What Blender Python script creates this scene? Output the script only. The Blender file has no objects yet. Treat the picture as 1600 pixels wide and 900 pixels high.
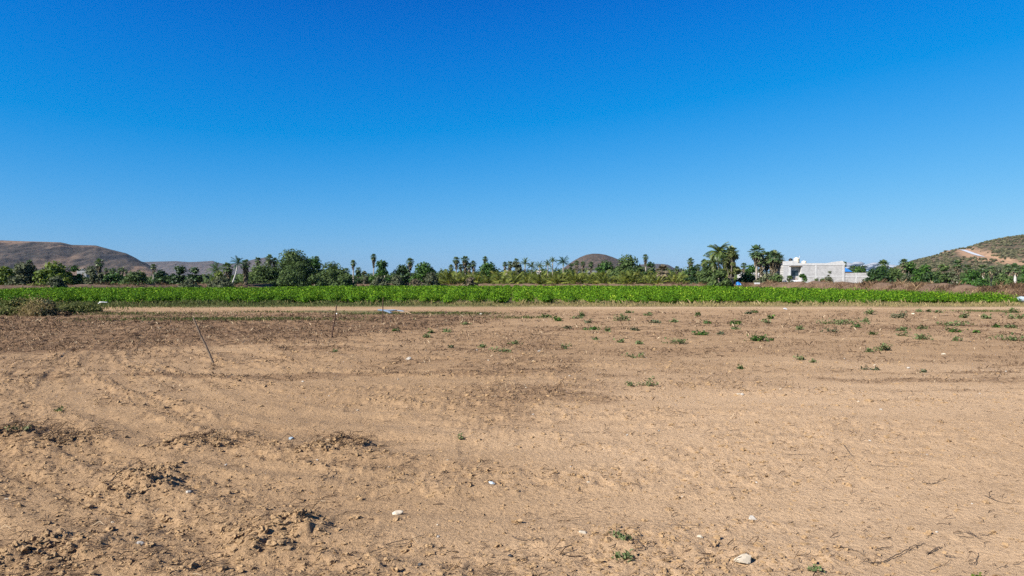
import bpy, math, random
import numpy as np
from mathutils import Vector

# ------------------------------------------------------------------ camera, sky, sun, exposure
SC = bpy.context.scene
COL = SC.collection
F = 1067.0          # focal length in pixels of a 1600 px wide frame
CH = 1.70           # eye height
HY = 440.0          # horizon row

cam_d = bpy.data.cameras.new("camera"); cam = bpy.data.objects.new("camera", cam_d); COL.objects.link(cam)
cam_d.sensor_width = 36.0; cam_d.lens = 36.0 * F / 1600.0
cam_d.clip_start = 0.05; cam_d.clip_end = 60000
cam.location = (0, 0, CH)
cam.rotation_euler = (math.radians(90) - math.atan((450 - HY) / F), 0, 0)
SC.camera = cam

SUN_EL = math.radians(36)
SUN_BACK = math.radians(34)          # how far the sun stands behind a pure left light
sx, sy = -math.cos(SUN_BACK), -math.sin(SUN_BACK)
SDIR = Vector((sx * math.cos(SUN_EL), sy * math.cos(SUN_EL), math.sin(SUN_EL)))
sun_d = bpy.data.lights.new("sun", 'SUN'); sun = bpy.data.objects.new("sun", sun_d); COL.objects.link(sun)
sun_d.energy = 5.0; sun_d.angle = math.radians(0.53); sun_d.color = (1.0, 0.955, 0.89)
sun.rotation_euler = SDIR.to_track_quat('Z', 'Y').to_euler()
sun.location = (-60, -40, 80)

W = bpy.data.worlds.new("World"); SC.world = W; W.use_nodes = True
wn = W.node_tree; wn.nodes.clear()
sky = wn.nodes.new('ShaderNodeTexSky'); sky.sky_type = 'NISHITA'; sky.sun_disc = False
sky.sun_elevation = SUN_EL
sky.sun_rotation = math.atan2(SDIR.x, SDIR.y)
sky.altitude = 0; sky.air_density = 1.0; sky.dust_density = 0.5; sky.ozone_density = 6.0
bg = wn.nodes.new('ShaderNodeBackground'); bg.inputs['Strength'].default_value = 0.10
wo = wn.nodes.new('ShaderNodeOutputWorld')
# a clear polarised blue: one power curve per channel on the physical sky
SKY_K = 1.0 / (0.10 * 2 ** 0.9)
SKY_R, SKY_G, SKY_B = (1.531, 1.0, 0.0993 * SKY_K), (1.2625, 0.65, 0.2058 * SKY_K), (3.079, 0.20, 0.6655 * SKY_K)   # offset, power, gain
sep = wn.nodes.new('ShaderNodeSeparateColor'); com = wn.nodes.new('ShaderNodeCombineColor')
wn.links.new(sky.outputs[0], sep.inputs[0])
for i, (o, g, k) in enumerate((SKY_R, SKY_G, SKY_B)):
    q = wn.nodes.new('ShaderNodeMath'); q.operation = 'SUBTRACT'; q.inputs[1].default_value = o
    x = wn.nodes.new('ShaderNodeMath'); x.operation = 'MAXIMUM'; x.inputs[1].default_value = 0.0005
    p = wn.nodes.new('ShaderNodeMath'); p.operation = 'POWER'; p.inputs[1].default_value = g
    m = wn.nodes.new('ShaderNodeMath'); m.operation = 'MULTIPLY'; m.inputs[1].default_value = k
    wn.links.new(sep.outputs[i], q.inputs[0]); wn.links.new(q.outputs[0], x.inputs[0]); wn.links.new(x.outputs[0], p.inputs[0]); wn.links.new(p.outputs[0], m.inputs[0]); wn.links.new(m.outputs[0], com.inputs[i])
wn.links.new(com.outputs[0], bg.inputs[0]); wn.links.new(bg.outputs[0], wo.inputs[0])

SC.view_settings.view_transform = 'Standard'; SC.view_settings.look = 'None'
SC.view_settings.exposure = 0.9; SC.view_settings.gamma = 1.0
SC.render.engine = 'CYCLES'
SC.cycles.max_bounces = 6; SC.cycles.diffuse_bounces = 3; SC.cycles.transparent_max_bounces = 8
SC.cycles.volume_bounces = 0
SC.cycles.use_denoising = False; SC.cycles.use_adaptive_sampling = False

rng = np.random.default_rng(7)
random.seed(7)

# ------------------------------------------------------------------ numpy noise
def _h(ix, iy, seed):
    n = (ix.astype(np.int64) * 374761393 + iy.astype(np.int64) * 668265263 + seed * 1442695041) & 0xffffffff
    n = ((n ^ (n >> 13)) * 1274126177) & 0xffffffff
    n = ((n ^ (n >> 16)) * 2246822519) & 0xffffffff
    return ((n ^ (n >> 15)) & 0xffffff) / float(0xffffff)

def noise(x, y, s=1.0, seed=0):
    x = np.asarray(x, float) / s + 1000.3; y = np.asarray(y, float) / s + 1000.7
    x, y = np.broadcast_arrays(x, y)
    ix = np.floor(x); iy = np.floor(y); fx = x - ix; fy = y - iy
    ux = fx * fx * fx * (fx * (fx * 6 - 15) + 10); uy = fy * fy * fy * (fy * (fy * 6 - 15) + 10)
    a = _h(ix, iy, seed); b = _h(ix + 1, iy, seed); c = _h(ix, iy + 1, seed); d = _h(ix + 1, iy + 1, seed)
    return (a * (1 - ux) + b * ux) * (1 - uy) + (c * (1 - ux) + d * ux) * uy

def fbm(x, y, s, seed=0, o=4, g=0.5):
    t = 0; amp = 1; tot = 0
    for i in range(o):
        t = t + amp * noise(x, y, s / 2 ** i, seed + 17 * i); tot += amp; amp *= g
    return t / tot

def sstep(a, b, x):
    t = np.clip((np.asarray(x, float) - a) / (b - a), 0, 1); return t * t * (3 - 2 * t)

# ------------------------------------------------------------------ picture point -> place
def gd(y):                    # distance of the ground seen at row y
    return CH * F / (y - HY)
def P(x, y, d):               # a point at distance d
    return ((x - 800) / F * d, d, CH - (y - HY) / F * d)
def G(x, y):                  # a point on flat ground
    d = gd(y); return ((x - 800) / F * d, d)

# ------------------------------------------------------------------ the lie of the field
def furrow_v(X, Y):
    return Y - 0.10 * np.minimum(X + 0.3, 0) ** 2 * np.sign(1.0) + 0.02 * X

MOUNDS = [(530, 703, 0.36, 0.20), (312, 699, 0.36, 0.20), (100, 695, 0.34, 0.2), (5, 688, 0.35, 0.2), (215, 772, 0.28, 0.2),
          (430, 845, 0.26, 0.18), (60, 880, 0.3, 0.16), (240, 745, 0.2, 0.15)]
MOUNDS = [(*G(a, b), c, d) for a, b, c, d in MOUNDS]
DUG = MOUNDS[:4]          # the ones with dead roots and stalks in them

def mound_mask(X, Y, which=None):
    m = np.zeros(np.broadcast(X, Y).shape)
    for mx, my, rx, ry in (which or MOUNDS):
        dx = (X - mx); dy = (Y - my) - 0.25 * dx
        m = np.maximum(m, np.exp(-((dx / rx) ** 2 + (dy / (ry * 1.6)) ** 2) ** 1.5))
    return m * sstep(.25, .6, fbm(X, Y, .3, 37, 3) + .12)

def clod_mask(X, Y):
    v = furrow_v(X, Y)
    band = sstep(0.50, 0.72, fbm(X * 0.45, v * 1.6, 0.9, 31, 3))
    left = 0.42 + 0.58 * sstep(2.0, -1.2, X / (0.35 * Y + 1))
    mid = 0.7 * sstep(0.52, 0.66, fbm(X * .5, v, 2.2, 77, 3))
    ctr = sstep(1.5, .3, np.abs(X - .35 - .25 * (fbm(X, Y, 2, 33, 2) - .5))) * sstep(6, 8, Y) * sstep(22, 16, Y) * sstep(.38, .6, fbm(X, Y, .6, 34, 3)); mid = np.maximum(mid, ctr)
    return np.clip(np.maximum(band, mid) * left + mound_mask(X, Y) * 1.2, 0, 1)

def litter_mask(X, Y):
    # the dark mat of dead plants on the left, behind a slanting edge
    edge = 15.3 + 0.55 * (X + 12) + 1.6 * (fbm(X, Y, 2.0, 5, 3) - .5)
    edge = np.where(X > -6, edge + (X + 6) * 1.3, edge)
    a = sstep(-0.4, 1.2, Y - edge) * sstep(42, 33, Y) * sstep(2, -3, X)
    b = sstep(0.52, 0.70, fbm(X * 0.35, Y, 1.5, 41, 5, .6)) * sstep(9, 13, Y) * sstep(33, 24, Y) * 0.30
    b = np.maximum(b, sstep(.50, .62, fbm(X * .35, Y, .55, 42, 4, .6)) * sstep(.40, .62, fbm(X * .5, Y, 2.4, 44, 3)) * sstep(8, 13, Y) * sstep(34, 25, Y) * .72)
    c = sstep(0.58, 0.72, fbm(X * 0.45, furrow_v(X, Y), 1.1, 91, 4)) * 0.30 * sstep(16, 12, Y) * sstep(1.5, -1.5, X) * sstep(.35, .6, fbm(X, Y, .25, 43, 3))
    d_ = .34 * sstep(10, 17, Y) * sstep(41, 37, Y) * sstep(.30, .60, fbm(X * .5, Y, 1.1, 45, 4, .65))
    d_ = np.maximum(d_, .62 * sstep(1.9, .3, np.abs(X - .5)) * sstep(6.5, 10, Y) * sstep(24, 17, Y) * sstep(.40, .62, fbm(X * .6, Y, .8, 46, 4, .65)))
    a = np.maximum(a, 0); b = np.maximum(b, d_)
    return np.clip(np.maximum(np.maximum(a * (0.55 + 0.6 * fbm(X * .5, Y, 1.6, 8, 3)), b), c), 0, 1)

def ground_z(X, Y):
    X = np.asarray(X, float); Y = np.asarray(Y, float)
    near = sstep(60, 14, Y) * sstep(-3, 1.5, Y)
    v = furrow_v(X, Y)
    z = 0.10 * (fbm(X, Y, 7, 1, 2) - 0.5) * near
    fw = 0.35 + 0.65 * sstep(1.0, -1.0, X)
    ph = v * 6.6 + 3.0 * fbm(X, Y, 3.0, 3, 2) + 1.2 * fbm(X, v, 0.8, 13, 2)
    z = z + 0.019 * np.sin(ph) * fw * sstep(11, 5, Y) * near * (0.3 + fbm(X, Y, 2.5, 23, 2))
    z = z + 0.006 * sstep(11, 5, Y) * np.sin(v * 17 + 4 * fbm(X, v, 1.5, 4, 2)) * fw * near
    z = z + 0.05 * (fbm(X, v * 1.5, 0.7, 6, 4) - 0.5) * near * fw
    c = clod_mask(X, Y)
    r = np.abs(fbm(X, Y, 0.16, 9, 3) - 0.5) * 2
    z = z + c * (0.036 * (1 - r) ** 2 + 0.034 * (fbm(X, Y, 0.07, 19, 3) - 0.4)) * near
    z = z + mound_mask(X, Y) * (0.035 + 0.10 * np.abs(fbm(X, Y, 0.12, 29, 4) - .5) * 2) * near
    # footprints and hollows
    f = sstep(0.70, 0.80, noise(X, Y, 0.33, 61)); z = z - 0.012 * f * fw * near * sstep(14, 8, Y)
    # two ruts of the farm track
    ty = 43.5 + 0.4 * np.sin(X * 0.06)
    z = z - 0.05 * (np.exp(-((Y - ty - .8) / .35) ** 2) + np.exp(-((Y - ty + .8) / .35) ** 2))
    return z

# ------------------------------------------------------------------ materials
def new_mat(name):
    m = bpy.data.materials.new(name); m.use_nodes = True
    nt = m.node_tree; nt.nodes.clear()
    out = nt.nodes.new('ShaderNodeOutputMaterial')
    return m, nt, out
def nd(nt, t, **kw):
    n = nt.nodes.new(t)
    for k, v in kw.items():
        if k in n.inputs: n.inputs[k].default_value = v
        else: setattr(n, k, v)
    return n
def ramp(nt, fac, stops):
    r = nt.nodes.new('ShaderNodeValToRGB'); e = r.color_ramp.elements
    while len(e) < len(stops): e.new(0.5)
    for i, (p, c) in enumerate(stops):
        e[i].position = p; e[i].color = (*c, 1) if len(c) == 3 else c
    nt.links.new(fac, r.inputs[0]); return r.outputs[0]
def mix(nt, fac, a, b, mode='MIX'):
    m = nt.nodes.new('ShaderNodeMix'); m.data_type = 'RGBA'; m.blend_type = mode
    for sock, val in ((0, fac), (6, a), (7, b)):
        if hasattr(val, 'is_linked') or hasattr(val, 'links'): nt.links.new(val, m.inputs[sock])
        elif sock == 0: m.inputs[0].default_value = val
        else: m.inputs[sock].default_value = (*val, 1)
    return m.outputs[2]
def tex(nt, scale, detail=4, rough=0.55, vec=None):
    n = nt.nodes.new('ShaderNodeTexNoise'); n.inputs['Scale'].default_value = scale
    n.inputs['Detail'].default_value = detail; n.inputs['Roughness'].default_value = rough
    if vec is None:
        g = nt.nodes.new('ShaderNodeNewGeometry'); vec = g.outputs['Position']
    nt.links.new(vec, n.inputs['Vector']); return n.outputs[0]
def attr(nt, name, out='Fac'):
    a = nt.nodes.new('ShaderNodeAttribute'); a.attribute_name = name; return a.outputs[out]
def princ(nt, out, col, rough=0.9, bump=None, bstr=0.3, bdist=0.02, spec=0.2):
    b = nt.nodes.new('ShaderNodeBsdfPrincipled')
    if hasattr(col, 'links'): nt.links.new(col, b.inputs['Base Color'])
    else: b.inputs['Base Color'].default_value = (*col, 1)
    b.inputs['Roughness'].default_value = rough
    b.inputs['Specular IOR Level'].default_value = spec
    if bump is not None:
        bp = nt.nodes.new('ShaderNodeBump'); bp.inputs['Strength'].default_value = bstr; bp.inputs['Distance'].default_value = bdist
        nt.links.new(bump, bp.inputs['Height']); nt.links.new(bp.outputs[0], b.inputs['Normal'])
    nt.links.new(b.outputs[0], out.inputs[0]); return b

def plain(name, c1, c2, scale=3.0, rough=0.9, bstr=0.3, bdist=0.02, spec=0.2, detail=5):
    m, nt, out = new_mat(name); f = tex(nt, scale, detail, 0.6)
    princ(nt, out, ramp(nt, f, [(0.3, c1), (0.7, c2)]), rough, f, bstr, bdist, spec); return m

def leafy(name, stops, trans=0.35, rough=0.6, spec=0.25):
    """thin leaves: colour from the per-leaf value v, part of the light goes through"""
    m, nt, out = new_mat(name)
    col = ramp(nt, attr(nt, 'v'), stops)
    b = nt.nodes.new('ShaderNodeBsdfPrincipled'); nt.links.new(col, b.inputs['Base Color'])
    b.inputs['Roughness'].default_value = rough; b.inputs['Specular IOR Level'].default_value = spec
    t = nt.nodes.new('ShaderNodeBsdfTranslucent'); nt.links.new(mix(nt, 0.5, col, (1.0, 1.0, 0.35), 'MULTIPLY'), t.inputs[0])
    s = nt.nodes.new('ShaderNodeMixShader'); s.inputs[0].default_value = trans
    nt.links.new(b.outputs[0], s.inputs[1]); nt.links.new(t.outputs[0], s.inputs[2]); nt.links.new(s.outputs[0], out.inputs[0])
    return m

def soil_mat():
    m, nt, out = new_mat("bare_soil")
    mk = nt.nodes.new('ShaderNodeAttribute'); mk.attribute_name = 'mask'
    sp = nt.nodes.new('ShaderNodeSeparateColor'); nt.links.new(mk.outputs['Color'], sp.inputs[0])
    big = tex(nt, 0.22, 4, 0.6); mid = tex(nt, 2.2, 6, 0.65); fine = tex(nt, 26, 6, 0.7); grit = tex(nt, 120, 3, 0.7)
    pale = mk.outputs['Alpha']  # paler soil to the right, with brightness away from the sun put into colour
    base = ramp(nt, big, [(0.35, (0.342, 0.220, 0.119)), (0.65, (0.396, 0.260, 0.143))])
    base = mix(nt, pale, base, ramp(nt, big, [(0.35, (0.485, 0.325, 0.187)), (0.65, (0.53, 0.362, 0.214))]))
    base = mix(nt, 0.55, base, ramp(nt, mid, [(0.30, (0.76, 0.75, 0.74)), (0.55, (1, 1, 1)), (0.75, (1.1, 1.1, 1.1))]), 'MULTIPLY')
    base = mix(nt, 0.55, base, ramp(nt, fine, [(0.34, (0.55, 0.52, 0.50)), (0.50, (1, 1, 1)), (0.72, (1.12, 1.1, 1.1))]), 'MULTIPLY')
    base = mix(nt, 0.4, base, ramp(nt, grit, [(0.33, (0.62, 0.60, 0.58)), (0.50, (1, 1, 1)), (0.68, (1.15, 1.15, 1.15))]), 'MULTIPLY')
    lit = ramp(nt, fine, [(0.33, (0.105, 0.060, 0.032)), (0.55, (0.235, 0.142, 0.076)), (0.75, (0.36, 0.235, 0.135))])
    c = mix(nt, sp.outputs[0], base, lit)
    c = mix(nt, sp.outputs[1], c, mix(nt, 0.5, (0.56, 0.41, 0.265), ramp(nt, mid, [(0.3, (0.7, .68, .66)), (0.6, (1, 1, 1))]), 'MULTIPLY'))
    c = mix(nt, sp.outputs[2], c, ramp(nt, fine, [(0.3, (0.060, 0.070, 0.022)), (0.6, (0.16, 0.15, 0.06)), (0.8, (0.30, 0.24, 0.12))]))
    h = nt.nodes.new('ShaderNodeMath'); h.operation = 'ADD'; nt.links.new(fine, h.inputs[0])
    h2 = nt.nodes.new('ShaderNodeMath'); h2.operation = 'MULTIPLY_ADD'; nt.links.new(grit, h2.inputs[0]); h2.inputs[1].default_value = 0.18
    nt.links.new(fine, h2.inputs[2])
    princ(nt, out, c, 0.95, h2.outputs[0], 0.75, 0.045, 0.1)
    return m

M = {}
M['soil'] = soil_mat()
M['clod'] = plain("soil_clod", (0.24, 0.155, 0.082), (0.38, 0.252, 0.136), 60, 0.95, 1.0, 0.01, 0.1)
M['litter'] = leafy("dry_litter", [(0.0, (0.05, 0.030, 0.020)), (0.45, (0.13, 0.082, 0.050)), (0.8, (0.28, 0.19, 0.115)), (1.0, (0.48, 0.37, 0.24))], 0.1, 0.9, 0.1)
M['crop'] = leafy("crop_leaf", [(0.0, (0.022, 0.062, 0.004)), (0.5, (0.078, 0.172, 0.008)), (0.85, (0.150, 0.280, 0.014)), (1.0, (0.27, 0.36, 0.03))], 0.20, 0.75, 0.10)
M['weed'] = leafy("weed_leaf", [(0.0, (0.060, 0.085, 0.030)), (0.6, (0.130, 0.170, 0.064)), (1.0, (0.23, 0.26, 0.12))], 0.25, 0.7, 0.15)
M['drystem'] = plain("dry_stem", (0.15, 0.10, 0.06), (0.30, 0.21, 0.13), 30, 0.9)
M['grass'] = leafy("verge_grass", [(0.0, (0.045, 0.070, 0.020)), (0.35, (0.12, 0.135, 0.045)), (0.7, (0.29, 0.22, 0.10)), (1.0, (0.46, 0.35, 0.19))], 0.25, 0.8, 0.1)
M['drygrass'] = leafy("dry_grass", [(0.0, (0.06, 0.038, 0.024)), (0.45, (0.155, 0.096, 0.054)), (0.8, (0.25, 0.165, 0.094)), (1.0, (0.38, 0.28, 0.16))], 0.2, 0.85, 0.1)
M['mesquite'] = leafy("mesquite_leaf", [(0.0, (0.030, 0.053, 0.015)), (0.6, (0.077, 0.122, 0.033)), (1.0, (0.144, 0.200, 0.053))], 0.3, 0.7)
M['mango'] = leafy("dark_leaf", [(0.0, (0.010, 0.026, 0.008)), (0.6, (0.026, 0.060, 0.014)), (1.0, (0.060, 0.105, 0.022))], 0.18, 0.5)
M['midtree'] = leafy("green_leaf", [(0.0, (0.018, 0.052, 0.009)), (0.6, (0.048, 0.115, 0.018)), (1.0, (0.109, 0.190, 0.032))], 0.25, 0.55)
M['lime'] = leafy("bright_leaf", [(0.0, (0.040, 0.070, 0.010)), (0.6, (0.125, 0.180, 0.022)), (1.0, (0.22, 0.26, 0.035))], 0.3, 0.6)
M['grey'] = leafy("grey_leaf", [(0.0, (0.040, 0.052, 0.028)), (0.6, (0.098, 0.113, 0.057)), (1.0, (0.184, 0.190, 0.103))], 0.2, 0.8)
M['olive'] = leafy("olive_leaf", [(0.0, (0.040, 0.055, 0.016)), (0.6, (0.105, 0.125, 0.038)), (1.0, (0.22, 0.21, 0.08))], 0.25, 0.8, 0.1)
M['scrub'] = leafy("hill_scrub", [(0.0, (0.030, 0.032, 0.016)), (0.6, (0.070, 0.068, 0.034)), (1.0, (0.12, 0.11, 0.06))], 0.0, 0.9, 0.1)
M['fan'] = leafy("fan_frond", [(0.0, (0.026, 0.058, 0.021)), (0.6, (0.081, 0.137, 0.047)), (1.0, (0.221, 0.247, 0.098))], 0.2, 0.45, 0.4)
M['coco'] = leafy("coconut_frond", [(0.0, (0.034, 0.066, 0.017)), (0.6, (0.096, 0.144, 0.036)), (1.0, (0.240, 0.252, 0.072))], 0.25, 0.45, 0.4)
M['teal'] = leafy("blue_green_frond", [(0.0, (0.010, 0.035, 0.018)), (0.6, (0.030, 0.080, 0.040)), (1.0, (0.08, 0.135, 0.06))], 0.2, 0.45, 0.4)
M['young'] = leafy("young_frond", [(0.0, (0.060, 0.085, 0.014)), (0.6, (0.165, 0.200, 0.036)), (1.0, (0.36, 0.34, 0.08))], 0.3, 0.5, 0.3)
M['skirt'] = leafy("dead_frond", [(0.0, (0.060, 0.050, 0.034)), (0.6, (0.155, 0.125, 0.080)), (1.0, (0.30, 0.245, 0.16))], 0.1, 0.9, 0.1)
M['bark'] = plain("grey_bark", (0.12, 0.095, 0.07), (0.27, 0.23, 0.18), 6, 0.9)
M['palmbark'] = plain("palm_bark", (0.20, 0.175, 0.145), (0.40, 0.35, 0.29), 5, 0.9)
M['whitebark'] = plain("pale_bark", (0.36, 0.34, 0.31), (0.52, 0.49, 0.45), 5, 0.8)
M['stone'] = plain("pale_stone", (0.36, 0.30, 0.22), (0.50, 0.43, 0.33), 30, 0.85, 0.4, 0.004)
M['whitestone'] = plain("white_stone", (0.33, 0.295, 0.25), (0.46, 0.42, 0.36), 30, 0.7, 0.3, 0.004)
M['wood'] = plain("weathered_wood", (0.10, 0.072, 0.05), (0.24, 0.18, 0.125), 18, 0.9, 0.5, 0.004)
M['rust'] = plain("rusty_iron", (0.045, 0.028, 0.022), (0.11, 0.062, 0.042), 40, 0.85, 0.3, 0.003)
M['twig'] = plain("dead_twig", (0.055, 0.038, 0.028), (0.16, 0.115, 0.078), 45, 0.9, 0.4, 0.002)
M['concrete'] = None
M['plastic'] = plain("pale_plastic", (0.28, 0.35, 0.39), (0.42, 0.48, 0.51), 6, 0.35, 0.2, 0.02, 0.5)
M['greypipe'] = plain("grey_pipe", (0.10, 0.135, 0.18), (0.20, 0.25, 0.31), 8, 0.4, 0.1, 0.005, 0.5)
M['whitepaint'] = plain("white_paint", (0.50, 0.50, 0.50), (0.62, 0.62, 0.61), 3, 0.4, 0.05, 0.01, 0.5)
M['bluetarp'] = plain("blue_tarp", (0.015, 0.12, 0.36), (0.035, 0.20, 0.50), 3, 0.5, 0.6, 0.08, 0.4)
M['cream'] = plain("cream_plastic", (0.66, 0.56, 0.40), (0.76, 0.66, 0.49), 2, 0.5, 0.1, 0.01, 0.3)
M['black'] = plain("black_plastic", (0.015, 0.015, 0.017), (0.035, 0.035, 0.038), 5, 0.5)
M['glass'] = plain("dark_glass", (0.02, 0.03, 0.04), (0.04, 0.06, 0.08), 1, 0.1, 0, 0.01, 0.6)
M['roof'] = plain("grey_roof", (0.12, 0.125, 0.13), (0.18, 0.185, 0.19), 2, 0.8)
M['pinkwall'] = plain("pale_wall", (0.36, 0.28, 0.24), (0.46, 0.38, 0.34), 1, 0.9)
M['greywall'] = plain('grey_wall', (0.20, 0.20, 0.20), (0.28, 0.28, 0.28), 1, 0.9)
M['brick'] = plain("orange_brick", (0.30, 0.13, 0.06), (0.46, 0.24, 0.12), 3, 0.9)

def concrete_mat():
    m, nt, out = new_mat("concrete_block")
    g = nt.nodes.new('ShaderNodeNewGeometry'); mp = nt.nodes.new('ShaderNodeMapping')
    mp.inputs['Rotation'].default_value = (math.radians(90), 0, 0)
    nt.links.new(g.outputs['Position'], mp.inputs[0])
    br = nt.nodes.new('ShaderNodeTexBrick'); nt.links.new(mp.outputs[0], br.inputs['Vector'])
    br.inputs['Scale'].default_value = 1.0; br.inputs['Brick Width'].default_value = 0.4; br.inputs['Row Height'].default_value = 0.2
    br.inputs['Mortar Size'].default_value = 0.012
    br.inputs['Color1'].default_value = (0.54, 0.53, 0.515, 1); br.inputs['Color2'].default_value = (0.45, 0.44, 0.43, 1)
    br.inputs['Mortar'].default_value = (0.30, 0.29, 0.28, 1)
    n = tex(nt, 0.9, 6, 0.65); n2 = tex(nt, 5, 4, 0.6)
    c = mix(nt, 0.7, br.outputs[0], ramp(nt, n, [(0.3, (0.72, 0.70, 0.68)), (0.6, (1.05, 1.04, 1.02))]), 'MULTIPLY')
    c = mix(nt, 0.5, c, ramp(nt, n2, [(0.35, (0.75, 0.75, 0.75)), (0.6, (1.05, 1.05, 1.05))]), 'MULTIPLY')
    princ(nt, out, c, 0.9, n2, 0.4, 0.02, 0.2); return m
M['concrete'] = concrete_mat()
M['beam'] = plain("concrete_beam", (0.44, 0.43, 0.415), (0.62, 0.61, 0.59), 2.5, 0.9, 0.3, 0.01)

def hill_mat(name, soils, shrubs, scale, cover, vec_z=1.0, bdist=1.0):
    m, nt, out = new_mat(name)
    mk = nt.nodes.new('ShaderNodeAttribute'); mk.attribute_name = 'mask'
    sp = nt.nodes.new('ShaderNodeSeparateColor'); nt.links.new(mk.outputs['Color'], sp.inputs[0])
    big = tex(nt, scale * 0.06, 5, 0.6); md = tex(nt, scale * 0.35, 5, 0.65); fn = tex(nt, scale, 4, 0.6)
    soil = ramp(nt, big, [(0.35, soils[0]), (0.65, soils[1])])
    soil = mix(nt, 0.8, soil, ramp(nt, md, [(0.35, (0.5, 0.48, 0.48)), (0.62, (1.2, 1.18, 1.15))]), 'MULTIPLY')
    shr = ramp(nt, md, [(0.35, shrubs[0]), (0.65, shrubs[1])])
    f = ramp(nt, fn, [(cover, (0, 0, 0)), (cover + 0.08, (1, 1, 1))])
    inv = nt.nodes.new('ShaderNodeMath'); inv.operation = 'SUBTRACT'; inv.inputs[0].default_value = 1; nt.links.new(sp.outputs[0], inv.inputs[1])
    ff = nt.nodes.new('ShaderNodeMath'); ff.operation = 'MULTIPLY'; nt.links.new(f, ff.inputs[0]); nt.links.new(inv.outputs[0], ff.inputs[1])
    c = mix(nt, ff.outputs[0], soil, shr)
    c = mix(nt, sp.outputs[0], c, mix(nt, 0.6, (0.34, 0.215, 0.132), ramp(nt, md, [(0.35, (0.6, 0.58, 0.56)), (0.6, (1.05, 1.05, 1.05))]), 'MULTIPLY'))
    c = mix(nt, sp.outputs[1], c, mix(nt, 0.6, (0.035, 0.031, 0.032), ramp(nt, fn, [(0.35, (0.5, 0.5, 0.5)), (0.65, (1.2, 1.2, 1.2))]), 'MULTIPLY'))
    princ(nt, out, c, 0.95, md, 0.8, bdist, 0.1)
    return m

# ------------------------------------------------------------------ mesh building
class MB:
    def __init__(self): self.v = []; self.n = 0; self.f = {}; self.a = []
    def add(self, verts, faces, val=0.5):
        verts = np.asarray(verts, float).reshape(-1, 3); faces = np.asarray(faces, np.int64)
        if len(verts) == 0 or len(faces) == 0: return self
        self.f.setdefault(faces.shape[1], []).append(faces + self.n)
        self.v.append(verts); self.n += len(verts)
        self.a.append(np.broadcast_to(np.asarray(val, float), (len(verts),)).copy()); return self
    def mesh(self, name, mat, smooth=False):
        me = bpy.data.meshes.new(name)
        V = np.concatenate(self.v); me.vertices.add(len(V)); me.vertices.foreach_set('co', V.astype(np.float32).ravel())
        loops = []; tot = []
        for k, fs in self.f.items():
            A = np.concatenate(fs); loops.append(A.ravel()); tot.append(np.full(len(A), k))
        L = np.concatenate(loops); T = np.concatenate(tot)
        me.loops.add(len(L)); me.loops.foreach_set('vertex_index', L.astype(np.int32))
        me.polygons.add(len(T)); st = np.concatenate(([0], np.cumsum(T)[:-1]))
        me.polygons.foreach_set('loop_start', st.astype(np.int32)); me.polygons.foreach_set('loop_total', T.astype(np.int32))
        me.polygons.foreach_set('use_smooth', np.full(len(T), bool(smooth)))
        at = me.attributes.new('v', 'FLOAT', 'POINT'); at.data.foreach_set('value', np.concatenate(self.a).astype(np.float32))
        me.update(calc_edges=True)
        if mat is not None: me.materials.append(mat)
        return me
    def build(self, name, mat, parent=None, smooth=False):
        o = bpy.data.objects.new(name, self.mesh(name, mat, smooth)); COL.objects.link(o)
        if parent is not None: o.parent = parent
        return o

def tag(o, label=None, cat=None, group=None, kind=None):
    if label: o['label'] = label
    if cat: o['category'] = cat
    if group: o['group'] = group
    if kind: o['kind'] = kind
    return o
def thing(name, label, cat, loc=(0, 0, 0), rz=0, group=None):
    o = bpy.data.objects.new(name, None); COL.objects.link(o); o.empty_display_size = 0.2
    o.location = loc; o.rotation_euler = (0, 0, rz); return tag(o, label, cat, group)
def dup(src, loc, rz=0, sc=1.0, label=None, group=None):
    c = src.copy(); COL.objects.link(c); c.location = loc; c.rotation_euler = (0, 0, rz)
    c.scale = (sc, sc, sc) if not hasattr(sc, '__len__') else sc
    if label: c['label'] = label
    if group: c['group'] = group
    for ch in src.children:
        d = ch.copy(); COL.objects.link(d); d.parent = c
    return c

def box(mb, x0, x1, y0, y1, z0, z1):
    v = [(x, y, z) for x in (x0, x1) for y in (y0, y1) for z in (z0, z1)]
    mb.add(v, [(0, 1, 3, 2), (4, 6, 7, 5), (0, 4, 5, 1), (2, 3, 7, 6), (0, 2, 6, 4), (1, 5, 7, 3)]); return mb

def tube(mb, pts, radii, sides=6, val=0.5, cap=True):
    pts = np.asarray(pts, float); n = len(pts); radii = np.broadcast_to(np.asarray(radii, float), (n,))
    d = np.gradient(pts, axis=0); d /= np.linalg.norm(d, axis=1, keepdims=True) + 1e-9
    ref = np.where(np.abs(d[:, 2:3]) > 0.9, np.array([[1., 0, 0]]), np.array([[0, 0, 1.]]))
    u = np.cross(d, ref); u /= np.linalg.norm(u, axis=1, keepdims=True) + 1e-9
    w = np.cross(d, u); a = np.arange(sides) * 2 * math.pi / sides
    V = pts[:, None] + radii[:, None, None] * (u[:, None] * np.cos(a)[None, :, None] + w[:, None] * np.sin(a)[None, :, None])
    i = np.arange(n - 1)[:, None] * sides; j = np.arange(sides)[None]; k = (j + 1) % sides
    Fq = np.stack([i + j, i + k, i + sides + k, i + sides + j], -1).reshape(-1, 4)
    mb.add(V.reshape(-1, 3), Fq, val)
    if cap:
        mb.add(V[-1], [tuple(range(sides))], val); mb.add(V[0], [tuple(range(sides))[::-1]], val)
    return mb

def unit(v): return v / (np.linalg.norm(v, axis=-1, keepdims=True) + 1e-9)

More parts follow.
